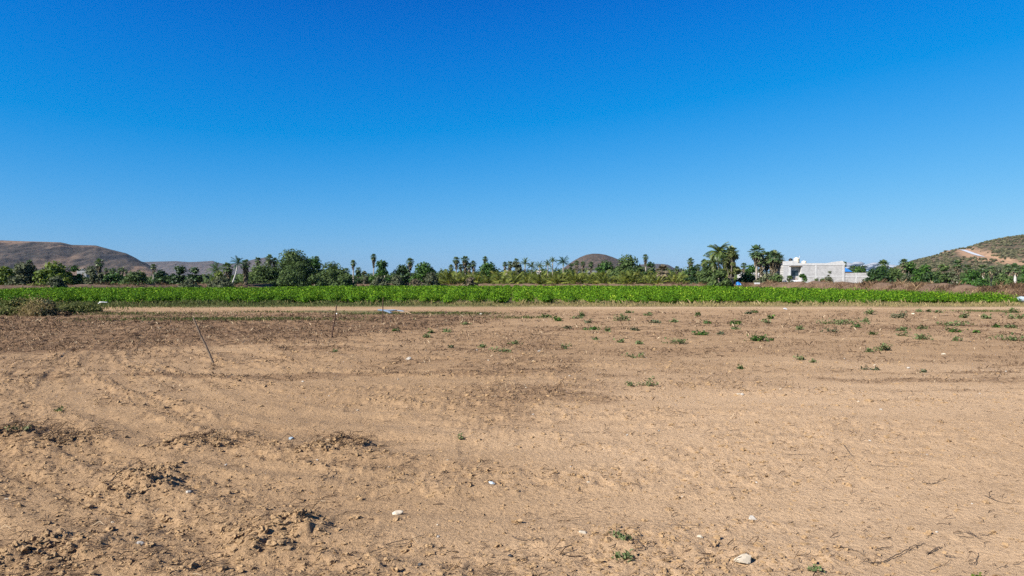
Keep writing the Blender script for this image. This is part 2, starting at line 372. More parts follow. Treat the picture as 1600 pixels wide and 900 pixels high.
def leaves(mb, C, size, normal, r, aspect=0.55, vals=None, jitter=0.8):
    """diamond leaves round centres C, facing roughly along normal"""
    C = np.asarray(C, float); n = len(C)
    N = unit(np.asarray(normal, float) + jitter * r.normal(size=(n, 3)))
    U = unit(np.cross(N, r.normal(size=(n, 3)))); Wv = np.cross(N, U)
    s = np.broadcast_to(np.asarray(size, float), (n,))[:, None] * r.uniform(0.6, 1.3, (n, 1))
    V = np.stack([C - U * s, C - Wv * s * aspect + N * s * .12, C + U * s, C + Wv * s * aspect + N * s * .12], 1)
    Fq = np.arange(n * 4).reshape(n, 4)
    if vals is None: vals = r.random(n)
    mb.add(V.reshape(-1, 3), Fq, np.repeat(vals, 4)); return mb

def blades(mb, B, h, w, r, lean=0.4, vals=None):
    """upright bent blades standing on points B"""
    B = np.asarray(B, float); n = len(B); h = np.broadcast_to(np.asarray(h, float), (n,)) * r.uniform(0.5, 1.3, n)
    a = r.uniform(0, 2 * math.pi, n); U = np.stack([np.cos(a), np.sin(a), 0 * a], 1)
    b = r.uniform(0, 2 * math.pi, n); L = np.stack([np.cos(b), np.sin(b), 0 * b], 1) * (r.random(n) * lean * h)[:, None]
    ww = np.broadcast_to(np.asarray(w, float), (n,))[:, None]
    up = np.array([[0, 0, 1.]])
    V = np.stack([B - U * ww, B + U * ww, B + U * ww * .7 + L * .35 + up * h[:, None] * .6, B + L + up * h[:, None]], 1)
    if vals is None: vals = r.random(n)
    mb.add(V.reshape(-1, 3), np.arange(n * 4).reshape(n, 4), np.repeat(vals, 4)); return mb

def ico(sub=1):
    t = (1 + 5 ** .5) / 2
    v = [(-1, t, 0), (1, t, 0), (-1, -t, 0), (1, -t, 0), (0, -1, t), (0, 1, t), (0, -1, -t), (0, 1, -t), (t, 0, -1), (t, 0, 1), (-t, 0, -1), (-t, 0, 1)]
    f = [(0, 11, 5), (0, 5, 1), (0, 1, 7), (0, 7, 10), (0, 10, 11), (1, 5, 9), (5, 11, 4), (11, 10, 2), (10, 7, 6), (7, 1, 8), (3, 9, 4), (3, 4, 2), (3, 2, 6), (3, 6, 8), (3, 8, 9), (4, 9, 5), (2, 4, 11), (6, 2, 10), (8, 6, 7), (9, 8, 1)]
    v = [np.array(p) / np.linalg.norm(p) for p in v]
    for _ in range(sub):
        cache = {}; nf = []
        def mid(a, b):
            k = (min(a, b), max(a, b))
            if k not in cache:
                p = v[a] + v[b]; v.append(p / np.linalg.norm(p)); cache[k] = len(v) - 1
            return cache[k]
        for a, b, c in f:
            x, y, z = mid(a, b), mid(b, c), mid(c, a); nf += [(a, x, z), (b, y, x), (c, z, y), (x, y, z)]
        f = nf
    return np.array(v), np.array(f)
ICO0, ICO1, ICO2 = ico(0), ico(1), ico(2)

def clod_shape(base, r, rough=.5):
    V, Fc = base; n = len(V); V = V * (1 + r.uniform(-rough, rough, (n, 1))) + r.normal(0, .12, (n, 3))
    return V * r.uniform(.7, 1.35, 3), Fc

def rock_shape(base, r, rough=0.25, cuts=5):
    V, Fc = base; V = V.copy()
    V *= 1 + r.uniform(-rough, rough, (len(V), 1))
    for _ in range(cuts):                         # flat broken faces
        n = unit(r.normal(size=3)); d = r.uniform(0.55, 0.85); k = V @ n - d
        V -= np.where(k > 0, k, 0)[:, None] * n[None]
    return V, Fc

# ------------------------------------------------------------------ the ground: one sheet, fine near the camera
def make_ground():
    ys = [-80., -30., -12., -4., 0., 1.2, 2.0]
    y = 2.6
    while y < 62: ys.append(y); y += 0.0032 * y ** 1.35 + 0.006
    while y < 8600: ys.append(y); y *= 1.12
    ys.append(8900.)
    ys = np.array(ys)
    t = np.concatenate(([-5, -2.2, -1.4], np.linspace(-1.0, 1.0, 860), [1.4, 2.2, 5]))
    Wd = np.where(ys > 2, np.minimum(0.86 * ys + 0.6, 1080), 12.0)
    X = t[None] * Wd[:, None]; Y = np.repeat(ys[:, None], len(t), 1)
    Z = ground_z(X, Y)
    R = litter_mask(X, Y)
    ty = 43.5 + 0.4 * np.sin(X * 0.06)
    Gm = np.clip(np.exp(-(np.abs(Y - ty - .9) / 0.55) ** 2) + np.exp(-(np.abs(Y - ty + .9) / 0.45) ** 2), 0, 1) * sstep(-26, -8, X) * sstep(.30, .62, fbm(X * .3, Y, 2, 55, 4)) * (.55 + .45 * sstep(-6, 6, X))
    Bm = sstep(45.5, 48.5, Y + 2 * fbm(X, Y, 4, 66, 3)) * (0.45 + 0.4 * sstep(5, -15, X) + 0.3 * fbm(X, Y, 3, 67, 3))
    Bm = np.maximum(Bm, sstep(.55, .7, fbm(X * .4, Y, 3, 68, 3)) * sstep(32, 36, Y) * sstep(44, 41, Y) * sstep(6, -4, X) * .8)
    Bm = np.maximum(Bm, sstep(-24, -30, X + 3 * fbm(X, Y, 3, 69, 2)) * sstep(30, 34, Y) * 0.7)
    far = sstep(120, 300, Y); R = R * (1 - far); Bm = np.maximum(Bm, 0.6 * far)
    ny, nx = X.shape; i = np.arange(ny - 1)[:, None] * nx; j = np.arange(nx - 1)[None]
    Fq = np.stack([i + j, i + j + 1, i + nx + j + 1, i + nx + j], -1).reshape(-1, 4)
    mb = MB(); mb.add(np.stack([X, Y, Z], -1).reshape(-1, 3), Fq)
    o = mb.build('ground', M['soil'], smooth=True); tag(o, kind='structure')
    a = o.data.attributes.new('mask', 'FLOAT_COLOR', 'POINT')
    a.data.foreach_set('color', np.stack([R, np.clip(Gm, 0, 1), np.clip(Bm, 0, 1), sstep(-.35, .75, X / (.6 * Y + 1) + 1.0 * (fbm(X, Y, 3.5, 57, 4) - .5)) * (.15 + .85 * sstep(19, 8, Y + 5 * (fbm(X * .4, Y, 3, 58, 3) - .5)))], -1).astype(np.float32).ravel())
    return o
make_ground()

# ------------------------------------------------------------------ hills
def make_hill(name, mat, x0, x1, y0, y1, fn, nx, ny, maskfn=None):
    """a height field over the fan between the bearings x0..x1 (picture columns) and the distances y0..y1"""
    bx = (np.linspace(x0, x1, nx) - 800) / F; Yv = np.linspace(y0, y1, ny)
    Y = np.repeat(Yv[:, None], nx, 1); X = bx[None] * Y
    Z = fn(X, Y)
    i = np.arange(ny - 1)[:, None] * nx; j = np.arange(nx - 1)[None]
    mb = MB(); mb.add(np.stack([X, Y, Z], -1).reshape(-1, 3), np.stack([i + j, i + j + 1, i + nx + j + 1, i + nx + j], -1).reshape(-1, 4))
    o = mb.build(name, mat, smooth=True); tag(o, kind='structure')
    if maskfn is not None:
        R, Gm = maskfn(X, Y, Z)
    else: R = Gm = np.zeros_like(X)
    a = o.data.attributes.new('mask', 'FLOAT_COLOR', 'POINT')
    a.data.foreach_set('color', np.stack([R, Gm, 0 * R, 0 * R + 1], -1).astype(np.float32).ravel())
    return o

def ridge(pts, D):
    px_ = np.array([p[0] for p in pts], float); h = CH + (HY - np.array([p[1] for p in pts], float)) / F * D
    return lambda X, Y: np.interp(X / Y * F + 800, px_, h)

M['hill_left'] = hill_mat("scrub_slope", ((0.064, 0.049, 0.041), (0.104, 0.076, 0.060)), ((0.024, 0.026, 0.020), (0.048, 0.047, 0.034)), 0.20, 0.50, 1, 6.0)
M['hill_far'] = hill_mat("far_scrub", ((0.080, 0.060, 0.054), (0.115, 0.085, 0.076)), ((0.045, 0.040, 0.034), (0.065, 0.055, 0.045)), 0.05, 0.46, 1, 10.0)
M['hill_cone'] = hill_mat("cone_scrub", ((0.090, 0.062, 0.048), (0.130, 0.090, 0.070)), ((0.040, 0.038, 0.028), (0.062, 0.052, 0.038)), 0.16, 0.46, 1, 4.0)
M['hill_right'] = hill_mat("near_scrub", ((0.145, 0.095, 0.060), (0.21, 0.142, 0.092)), ((0.046, 0.046, 0.026), (0.085, 0.078, 0.044)), 0.26, 0.43, 1, 2.5)

rl = ridge([(-500, 372), (-120, 372), (0, 374.5), (40, 376), (95, 377.5), (104, 379.5), (112, 381.5), (130, 382), (150, 382.5), (170, 388), (198, 395), (212, 402), (225, 410), (240, 420), (262, 432), (285, 441), (420, 446)], 2300)
def hl(X, Y):
    u = (Y - 1500) / 800.0
    s = np.where(u < 1, sstep(0, 1, np.clip(u, 0, 1)) * 0.75 + 0.25 * np.clip(u, 0, 1), 1 - sstep(1, 2.3, u))
    g = fbm(X, Y * 0.5, 260, 201, 6, .6) - 0.5; g = g - .35 * np.abs(fbm(X, Y * .35, 150, 202, 4) - .5) * 2 + .1
    cl = sstep(0.52, 0.58, fbm(X * 1.0, Y * 0.6, 260, 211, 3)) * sstep(0.25, 0.55, u) * sstep(1.0, 0.8, u)
    z = rl(X, Y) * np.clip(s + 0.50 * g * sstep(0.05, 0.4, u) * sstep(1.0, 0.75, u), 0, np.where(u < 1, Y / 2300 * .985, 1.0)) + 12 * cl * sstep(.85, .6, u)
    return z + 11 * (fbm(X, Y * .6, 70, 221, 5, .6) - .5) * sstep(0, .2, u) * (.06 + .94 * sstep(.92, .7, u)) - 2
def hl_mask(X, Y, Z):
    u = (Y - 1500) / 800.0
    pxl = X / Y * F + 800; row = HY - (Z - CH) / Y * F
    t = sstep(0.42, 0.60, fbm(X, Y * .6, 150, 231, 4)) * sstep(404, 410, row) * sstep(60, 100, pxl) * sstep(260, 215, pxl)
    t2 = sstep(0.55, 0.68, fbm(X, Y * .4, 200, 232, 4)) * 0.6 * sstep(390, 384, row) + sstep(0.58, 0.7, fbm(X, Y * .4, 120, 233, 4)) * 0.4
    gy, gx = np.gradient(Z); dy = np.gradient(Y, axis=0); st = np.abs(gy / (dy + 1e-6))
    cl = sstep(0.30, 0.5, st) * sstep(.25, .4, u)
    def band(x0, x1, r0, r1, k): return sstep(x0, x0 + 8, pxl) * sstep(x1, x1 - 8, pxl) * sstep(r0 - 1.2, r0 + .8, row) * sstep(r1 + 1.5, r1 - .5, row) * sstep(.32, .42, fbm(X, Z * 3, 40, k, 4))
    rock_shade = np.maximum.reduce([band(55, 90, 389, 394.5, 241), band(150, 206, 398.5, 405, 242), band(196, 236, 396, 410, 243), band(20, 60, 399, 402, 244) * .6, band(90, 112, 386, 388.5, 245), band(-60, 20, 392, 395, 246) * .6])  # dark rock bands, with the shade of the cliffs painted into their colour
    return np.clip(np.maximum(t * .85, t2 * .55), 0, 1) * (1 - rock_shade), np.clip(np.maximum(cl * .5, rock_shade), 0, 1)
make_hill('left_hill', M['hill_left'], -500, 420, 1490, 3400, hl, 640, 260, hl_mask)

rf = ridge([(60, 440), (130, 412), (235, 408.5), (255, 408), (275, 407.5), (295, 409), (318, 408), (333, 407), (340, 410), (352, 412), (375, 410), (400, 404), (414, 402), (425, 405), (450, 418), (480, 430), (520, 444)], 5200)
def hf(X, Y):
    u = (Y - 4200) / 1000.0
    s = np.where(u < 1, 0.35 * np.clip(u, 0, 1) + .65 * sstep(0, 1, np.clip(u, 0, 1)), 1 - sstep(1, 2.2, u))
    g = fbm(X, Y * 0.5, 420, 301, 5) - 0.5
    return rf(X, Y) * np.clip(s + .5 * g * sstep(.05, .4, u) * sstep(1, .8, u), 0, np.where(u < 1, Y / 5200 * .99, 1.0)) - 2
make_hill('mesa', M['hill_far'], 60, 520, 4190, 6400, hf, 260, 90)

rc = ridge([(800, 442), (850, 434), (875, 422), (888, 412), (896, 406.5), (906, 401), (916, 397), (926, 395.3), (936, 395.5), (946, 397), (958, 401), (970, 406), (985, 413), (1000, 420), (1025, 432), (1060, 442)], 2000)
def hc(X, Y):
    u = (Y - 1700) / 300.0
    s = np.where(u < 1, sstep(-.2, 1, u), 1 - sstep(1, 2.2, u))
    g = fbm(X, Y, 90, 401, 4) - .5
    return rc(X, Y) * np.clip(s + .10 * g * sstep(1, .8, u), 0, 1) - 2
make_hill('cone_hill', M['hill_cone'], 800, 1060, 1690, 2360, hc, 160, 80)
rs = ridge([(930, 442), (985, 420), (1000, 413), (1015, 411.5), (1035, 412), (1044, 413), (1053, 418), (1068, 421), (1090, 428), (1130, 444)], 3800)
def hs(X, Y):
    u = (Y - 3200) / 600.0
    return rs(X, Y) * np.where(u < 1, sstep(-.2, 1, u), 1 - sstep(1, 2, u)) - 2
make_hill('low_hill', M['hill_far'], 930, 1130, 3190, 4400, hs, 100, 50)

# right hill, nearer, with a graded road cut across it
rr = ridge([(1330, 446), (1380, 428), (1408, 413), (1430, 406), (1455, 400), (1475, 393.5), (1490, 389), (1505, 387), (1515, 385), (1530, 379.5), (1560, 372), (1590, 367.5), (1620, 365), (1700, 358), (1900, 350), (2200, 352)], 900)
ROAD = [(1488, 388.2), (1496, 387.6), (1503, 388.6), (1509, 392), (1517, 396), (1530, 400.2), (1543, 403), (1556, 405), (1572, 408), (1590, 411.5), (1625, 416), (1700, 424)]
def hr0(X, Y):
    u = (Y - 560) / 340.0
    s = np.where(u < 1, 0.45 * np.clip(u, 0, 1) + .55 * sstep(0, 1, np.clip(u, 0, 1)), 1 - sstep(1, 2.4, u))
    g = fbm(X, Y * .8, 90, 501, 5) - .5
    return rr(X, Y) * np.clip(s + .30 * g * sstep(.05, .4, u) * sstep(1, .85, u), 0, np.where(u < 1, Y / 900 * .99, 1.0)) - 1
def road_world():
    pts = []
    for a, b in ROAD:
        Yt = np.linspace(562, 925, 1500); Xt = (a - 800) / F * Yt; Zr = CH - (b - HY) / F * Yt
        hit = np.nonzero(hr0(Xt, Yt) >= Zr)[0]
        k = hit[0] if len(hit) else 1370
        pts.append((Xt[k], Yt[k], hr0(Xt[k], Yt[k])))
    p = np.array(pts)
    for _ in range(2): p[1:-1] = (p[:-2] + 2 * p[1:-1] + p[2:]) / 4
    tt = np.linspace(0, len(p) - 1, 120); k = np.arange(len(p))
    return np.stack([np.interp(tt, k, p[:, c]) for c in range(3)], 1)
RW = road_world()
def road_dist(X, Y):
    sh = X.shape; A = np.stack([X.ravel(), Y.ravel()], 1)
    d = np.full(len(A), 1e9); z = np.zeros(len(A))
    for q in RW:
        e = np.hypot(A[:, 0] - q[0], (A[:, 1] - q[1]) * 0.8); b = e < d; d[b] = e[b]; z[b] = q[2]
    return d.reshape(sh), z.reshape(sh)
def hr(X, Y):
    Z = hr0(X, Y); d, z = road_dist(X, Y); k = sstep(13, 5, d); return Z * (1 - k) + (z - .1) * k
def hr_mask(X, Y, Z):
    d, _ = road_dist(X, Y)
    t = sstep(15, 5, d + 7 * (fbm(X, Y, 12, 511, 3) - .5)) + 0.3 * sstep(.60, .70, fbm(X, Y, 30, 512, 3))
    return np.clip(t, 0, 1), 0 * d
make_hill('right_hill', M['hill_right'], 1330, 2200, 555, 1400, hr, 420, 170, hr_mask)
def make_road():
    mb = MB(); n = 62; q = RW[:n]; d = np.gradient(q[:, :2], axis=0); d /= np.linalg.norm(d, axis=1, keepdims=True)
    w = np.interp(np.arange(n), [0, 50, n - 1], [2.8, 2.6, 0.6])[:, None]; pr = np.stack([-d[:, 1], d[:, 0]], 1) * w
    a = np.c_[q[:, :2] + pr, q[:, 2] + .25]; b = np.c_[q[:, :2] - pr, q[:, 2] + .25]
    V = np.concatenate([a, b]); i = np.arange(n - 1)
    mb.add(V, np.stack([i, i + 1, n + i + 1, n + i], 1)); tag(mb.build('hill_road', M['whitepaint']), kind='structure')
make_road()
def hill_shrubs():
    r = np.random.default_rng(5); n = 6500
    a = r.uniform(1395, 1720, n); Yq = r.uniform(600, 930, n); X = (a - 800) / F * Yq
    d, _ = road_dist(X, Yq); ok = (d > 7.5) & (fbm(X, Yq, 40, 521, 4) > .30 + .3 * r.random(len(X))); X = X[ok]; Yq = Yq[ok]; Z = hr(X, Yq)
    mb = MB(); V, Fc = ICO0; s = r.uniform(.7, 1.9, len(X)); n = len(X)
    W_ = V[None] * (1 + r.uniform(-.35, .35, (n, 12, 1))) * s[:, None, None] * np.array([1.1, 1.1, .8]) + np.stack([X, Yq, Z + s * .4], 1)[:, None]
    FF = Fc[None] + 12 * np.arange(n)[:, None, None]
    mb.add(W_.reshape(-1, 3), FF.reshape(-1, 3), np.repeat(r.random(n), 12))
    tag(mb.build('hill_shrubs', M['scrub']), kind='stuff')
hill_shrubs()

# cloud bank low over the sea
def make_cloud():
    mb = MB(); r = np.random.default_rng(3); D = 15000
    for a, b, w in ((1330, 413, 16), (1340, 410, 16), (1352, 411, 17), (1363, 412, 15), (1374, 415, 18), (1388, 414, 16), (1402, 417, 14), (1320, 417, 10)):
        for _ in range(5):
            x, y, z = P(a + r.uniform(-8, 8), b + r.uniform(0, 9), D + r.uniform(-200, 200)); R = w / F * D * r.uniform(.3, .55)
            V, Fc = ICO2; V = V * (1 + .25 * (r.random((len(V), 1)) - .5)) * np.array([R * 1.3, R, R * .42])
            mb.add(V + np.array([x, y, z]), Fc)
    m, nt, out = new_mat("cloud"); princ(nt, out, (0.24, 0.255, 0.28), 1.0, spec=0)
    tag(mb.build('cloud_bank', m, smooth=True), kind='structure')
make_cloud()

# ------------------------------------------------------------------ soil clods and litter: nobody could count them
def fan_points(r, n, y0, y1, pw=1.6):
    """points over the view's wedge of field, denser near the camera"""
    u = r.random(n); Y = (y0 ** (1 - pw) + u * (y1 ** (1 - pw) - y0 ** (1 - pw))) ** (1 / (1 - pw))
    X = r.uniform(-1, 1, n) * (0.82 * Y + .4); return X, Y
def soil_clods():
    r = np.random.default_rng(21)
    mb = MB()
    def batch(base, n, smin, smax, y0, y1, pw, thr, rough=.3):
        X, Y = fan_points(r, n, y0, y1, pw); k = clod_mask(X, Y) ** 1.3 + np.interp(X / (.5 * Y + 1), [-1, 1], [.20, .11]) > r.random(n) * thr; X = X[k]; Y = Y[k]; n = len(X)
        s = smin * (smax / smin) ** (r.random(n) ** 2.2)
        shapes = [clod_shape(base, r, rough)[0] for _ in range(24)]; nv = len(base[0])
        S = np.array(shapes)[r.integers(0, 24, n)]
        a = r.uniform(0, 6.28, n); c, sn = np.cos(a), np.sin(a)
        Vx = S[..., 0] * c[:, None] - S[..., 1] * sn[:, None]; Vy = S[..., 0] * sn[:, None] + S[..., 1] * c[:, None]
        sz = r.uniform(.5, .85, n)
        Z = ground_z(X, Y)
        V = np.stack([X[:, None] + Vx * s[:, None] * r.uniform(.8, 1.4, (n, 1)), Y[:, None] + Vy * s[:, None], Z[:, None] + (S[..., 2] * sz[:, None] + .10) * s[:, None]], -1)
        mb.add(V.reshape(-1, 3), (base[1][None] + nv * np.arange(n)[:, None, None]).reshape(-1, 3), np.repeat(r.random(n), nv))
    batch(ICO1, 5200, .007, .026, 3.2, 14, 1.5, 1.0, .5)
    batch(ICO0, 52000, .003, .015, 3.2, 20, 1.4, 1.0, .5)
    batch(ICO0, 9000, .010, .035, 9, 34, 1.4, 1.0, .45)
    # heaped clods of the dug patches
    for mx, my, rx, ry in MOUNDS:
        n = 150; X = r.normal(mx, rx * .55, n); Y = my + .25 * (X - mx) + r.normal(0, ry * .8, n); Z = ground_z(X, Y)
        for x, y, z in zip(X, Y, Z):
            V, Fc = clod_shape(ICO1, r, .5); s = .006 * 4.0 ** (r.random() ** 1.8); mb.add(V * s * np.array([1.2, 1, .8]) + np.array([x, y, z + s * .3]), Fc, r.random())
    tag(mb.build('soil_clods', M['clod']), kind='stuff')
soil_clods()

def straw(mb, X, Y, L, wd, r, vals, curl=.5, rise=.35):
    n = len(X); Z = ground_z(X, Y); a = r.uniform(0, math.pi, n); a = np.where(r.random(n) < .6, a * .35 - .15, a)
    d = np.stack([np.cos(a), np.sin(a), 0 * a], 1); pr = np.stack([-np.sin(a), np.cos(a), 0 * a], 1)
    B = np.stack([X, Y, Z + .004 + wd], 1); up = np.array([[0, 0, 1.]])
    bend = (r.normal(0, curl, n) * L)[:, None]; hi = (r.random(n) ** 2 * rise * L)[:, None]
    p = [B - d * L[:, None] * .5, B + pr * bend * .3 + up * hi * .8, B + d * L[:, None] * .5 + up * hi * r.random((n, 1))]
    w = wd[:, None]; o1 = pr * w + up * w * .6; o2 = up * w - pr * w * .2
    # three-sided thin stalks: two segments
    V = []
    for q in p: V += [q + o1, q - o1, q + o2 * 1.2]
    V = np.stack(V, 1); base = np.array([(0, 1, 4, 3), (1, 2, 5, 4), (2, 0, 3, 5), (3, 4, 7, 6), (4, 5, 8, 7), (5, 3, 6, 8)])
    mb.add(V.reshape(-1, 3), (base[None] + 9 * np.arange(n)[:, None, None]).reshape(-1, 4), np.repeat(vals, 9))
def dry_litter():
    r = np.random.default_rng(33); mb = MB()
    X, Y = fan_points(r, 60000, 3.2, 40, 1.25); k = litter_mask(X, Y) > r.random(len(X)) * 1.05; X, Y = X[k], Y[k]
    n = len(X); sc = np.clip(Y / 14, .55, 2.2)
    straw(mb, X, Y, sc * r.uniform(.03, .16, n), sc * r.uniform(.0018, .0050, n), r, np.clip(r.normal(.35, .22, n), 0, 1))
    X, Y = fan_points(r, 16000, 3.2, 16, 1.6)
    k = (mound_mask(X, Y, DUG) * .6 + .22 * clod_mask(X, Y) + .75 * sstep(.54, .70, fbm(X, Y, .8, 95, 3)) + .22) > r.random(len(X)); X, Y = X[k], Y[k]; n = len(X)
    straw(mb, X, Y, .012 + .10 * r.random(n) ** 2.5, .0007 + .0022 * r.random(n) ** 2, r, np.clip(r.normal(.38, .28, n), 0, 1), .35, .8)
    for mx, my, rx, ry in DUG:
        n = 150; X = r.normal(mx, rx * .6, n); Y = my + .25 * (X - mx) + r.normal(0, ry * .8, n)
        straw(mb, X, Y, r.uniform(.02, .22, n), r.uniform(.0008, .0032, n), r, np.clip(r.normal(.35, .25, n), 0, 1), .5, .9)
    # standing and matted tufts of the dead plants on the left
    X, Y = fan_points(r, 60000, 9, 40, 1.05); k = litter_mask(X, Y) * 1.2 * sstep(.35, .6, fbm(X, Y, .6, 97, 3)) > r.random(len(X)); X, Y = X[k], Y[k]; n = len(X)
    vb = fbm(X, Y, .5, 98, 3)
    blades(mb, np.stack([X, Y, ground_z(X, Y)], 1), np.clip(Y / 20, .6, 1.5) * .075, np.clip(Y / 20, .5, 1.4) * .010, r, 1.6, np.clip(r.normal(.45, .25, n) + (vb - .5) * 1.2, 0, 1))
    tag(mb.build('dry_litter', M['litter']), kind='stuff')
dry_litter()

# ------------------------------------------------------------------ grass along the track, dry grass behind the field
FIELD_R = [(50.5, 39.5), (62, 41.5), (78, 45), (98, 47.5), (118, 49.5), (135, 51), (152, 53)]
FIELD_L = [(50, -42), (84, -65), (108, -77), (118, -90)]
def far_edge(X): return np.interp(X, [-95, -77, -66, -50, -20, 20, 53], [100, 116, 138, 155, 168, 168, 152])
def right_edge(Y): return np.interp(Y, [p[0] for p in FIELD_R], [p[1] for p in FIELD_R])
def left_edge(Y): return np.interp(Y, [p[0] for p in FIELD_L], [p[1] for p in FIELD_L])
NEAR = 52.0

def verge():
    r = np.random.default_rng(44); mb = MB(); n = 60000
    X = r.uniform(-50, 48, n); Y = r.uniform(43.0, 53.5, n)
    dens = sstep(45, 49, Y + 2.6 * sstep(-8, -26, X) + 3 * (fbm(X, Y, 3, 71, 3) - .5)) * (.35 + .9 * fbm(X, Y, 2.2, 72, 3))
    k = dens > r.random(n); X, Y = X[k], Y[k]; n = len(X)
    dry = sstep(-12, 4, X + 8 * (fbm(X, Y, 5, 73, 2) - .5)); v = np.clip(r.normal(.22, .16, n) + dry * .42, 0, 1)
    blades(mb, np.stack([X, Y, 0 * X], 1), .07 + .17 * fbm(X, Y, 1.5, 74, 3) ** 1.5, .016, r, .9, v)
    # taller ragged tufts along the margin
    n = 26000; X = r.uniform(-50, 42, n); Y = r.uniform(48.5, 52.6, n)
    k = (np.abs(X) > .5) * sstep(.50, .66, fbm(X, Y, 1.7, 171, 3)) * (.20 + .65 * sstep(6, -14, X)) > r.random(n); X, Y = X[k], Y[k]; n = len(X)
    dry = sstep(-16, 2, X + 8 * (fbm(X, Y, 4, 73, 2) - .5))
    blades(mb, np.stack([X, Y, 0 * X], 1), .18 + .28 * fbm(X, Y, .9, 172, 3), .018, r, .9, np.clip(r.normal(.25, .18, n) + dry * .42, 0, 1))
    # scruffy weeds at the left end
    n = 16000; X = r.uniform(-48, -22, n); Y = r.uniform(32.5, 52, n)
    k = sstep(-22, -31, X + 4 * (fbm(X, Y, 3, 75, 3) - .5)) * sstep(33, 37, Y + 4 * (fbm(X, Y, 2, 76, 3) - .5)) * (.2 + fbm(X, Y, 1.6, 78, 3)) > r.random(n); X, Y = X[k], Y[k]; n = len(X)
    blades(mb, np.stack([X, Y, 0 * X], 1), .30 * fbm(X, Y, 2, 77, 3) + .08, .02, r, 1.0, np.clip(r.normal(.28, .2, n), 0, 1))
    # green patches this side of the track
    for cx, cy, rx, ry, m in ((350, 500, 5.0, 1.0, 2600), (690, 490, 2.6, .8, 1500), (575, 491, 1.6, .6, 500), (815, 497, 1.3, .7, 300), (170, 491, 5, 1.4, 1500), (430, 488, 2.5, .5, 300), (1535, 487, 1.6, .7, 500)):
        gx, gy = G(cx, cy); X = r.normal(gx, rx * .6, m); Y = r.normal(gy, ry * .6, m)
        blades(mb, np.stack([X, Y, ground_z(X, Y)], 1), .10, .014, r, 1.2, np.clip(r.normal(.18, .15, m), 0, 1))
    tag(mb.build('verge_grass', M['grass']), kind='stuff')
verge()

def soil_berm():
    # bank of pushed-up earth along the right side and the back of the field
    pts = np.array([(-96, 104), (-80, 121), (-66, 145), (-45, 163), (-15, 174), (22, 174), (48, 165), (54.5, 153), (54, 128), (52, 104), (51, 86), (48, 72), (50, 63), (58, 56), (80, 52)], float)
    hts = np.array([1.1, 1.2, 1.25, 1.2, 1.1, 1.1, 1.3, 1.45, 1.6, 1.5, 1.4, 1.3, 1.15, .9, .8])
    t = np.linspace(0, len(pts) - 1, 240); k = np.arange(len(pts))
    cx = np.interp(t, k, pts[:, 0]); cy = np.interp(t, k, pts[:, 1]); hh = np.interp(t, k, hts)
    d = np.stack([np.gradient(cx), np.gradient(cy)], 1); d /= np.linalg.norm(d, axis=1, keepdims=True); nrm = np.stack([-d[:, 1], d[:, 0]], 1)
    prof = np.linspace(-1, 1, 13); V = []
    for s in prof:
        x = cx + nrm[:, 0] * s * 2.8; y = cy + nrm[:, 1] * s * 2.8
        V.append(np.stack([x, y, hh * (1 - s * s) * (.7 + .6 * fbm(x, y, 3, 82, 3)) - .06], 1))
    V = np.array(V); a, b = V.shape[:2]; i = np.arange(a - 1)[:, None] * b; j = np.arange(b - 1)[None]
    mb = MB(); mb.add(V.reshape(-1, 3), np.stack([i + j, i + j + 1, i + b + j + 1, i + b + j], -1).reshape(-1, 4))
    tag(mb.build('soil_berm', plain("berm_soil", (0.10, 0.064, 0.040), (0.19, 0.122, 0.078), 1.2, .95, .6, .1), smooth=True), kind='structure')
    r = np.random.default_rng(45); g = MB(); n = 80000; q = np.clip((len(cx) * r.random(n) ** .8).astype(int), 0, len(cx) - 1); s = r.uniform(-1.15, 1.15, n)
    x = cx[q] + nrm[q, 0] * s * 2.8 + r.normal(0, .3, n); y = cy[q] + nrm[q, 1] * s * 2.8 + r.normal(0, .3, n)
    kk = fbm(x, y, 5, 83, 3) > .25 + .3 * r.random(n); x, y, s, q = x[kk], y[kk], s[kk], q[kk]; n = len(x)
    z = hh[q] * np.clip(1 - s * s, 0, 1) * .9 - .05
    hv = fbm(x, y, 1.6, 85, 3); blades(g, np.stack([x, y, z], 1), .14 + 1.3 * fbm(x, y, 2.2, 84, 4) ** 3.2, .022, r, .9, np.clip(r.normal(.38, .22, n) + 1.5 * (hv - .5), 0, 1))
    tag(g.build('dry_grass', M['drygrass']), kind='stuff')
soil_berm()

# ------------------------------------------------------------------ the crop
def plant_leaves(mb, C, R, H, n, size, r, vbias=0.0):
    """n leaves per plant over a bushy mound; C (m,3)"""
    C = np.asarray(C, float); m = len(C)
    th = r.uniform(0, 6.283, (m, n)); el = np.arcsin(r.uniform(-.15, 1, (m, n))); rad = r.uniform(.55, 1.22, (m, n))
    lump = 1 + .22 * np.sin(3 * th + r.uniform(0, 6, (m, 1))) * np.cos(el)
    d = np.stack([np.cos(el) * np.cos(th), np.cos(el) * np.sin(th), np.sin(el)], -1)
    Rr = np.asarray(R).reshape(-1, 1); Hh = np.asarray(H).reshape(-1, 1)
    p = C[:, None] + np.stack([d[..., 0] * Rr * rad * lump, d[..., 1] * Rr * rad * lump, .32 * Hh + d[..., 2] * .68 * Hh * rad], -1)
    v = np.clip(.48 + .24 * r.normal(size=(m, n)) + r.normal(0, .12, (m, 1)) + vbias, 0, 1)
    leaves(mb, p.reshape(-1, 3), size, (d + np.array([0, 0, .5])).reshape(-1, 3), r, .55, v.ravel(), .8)

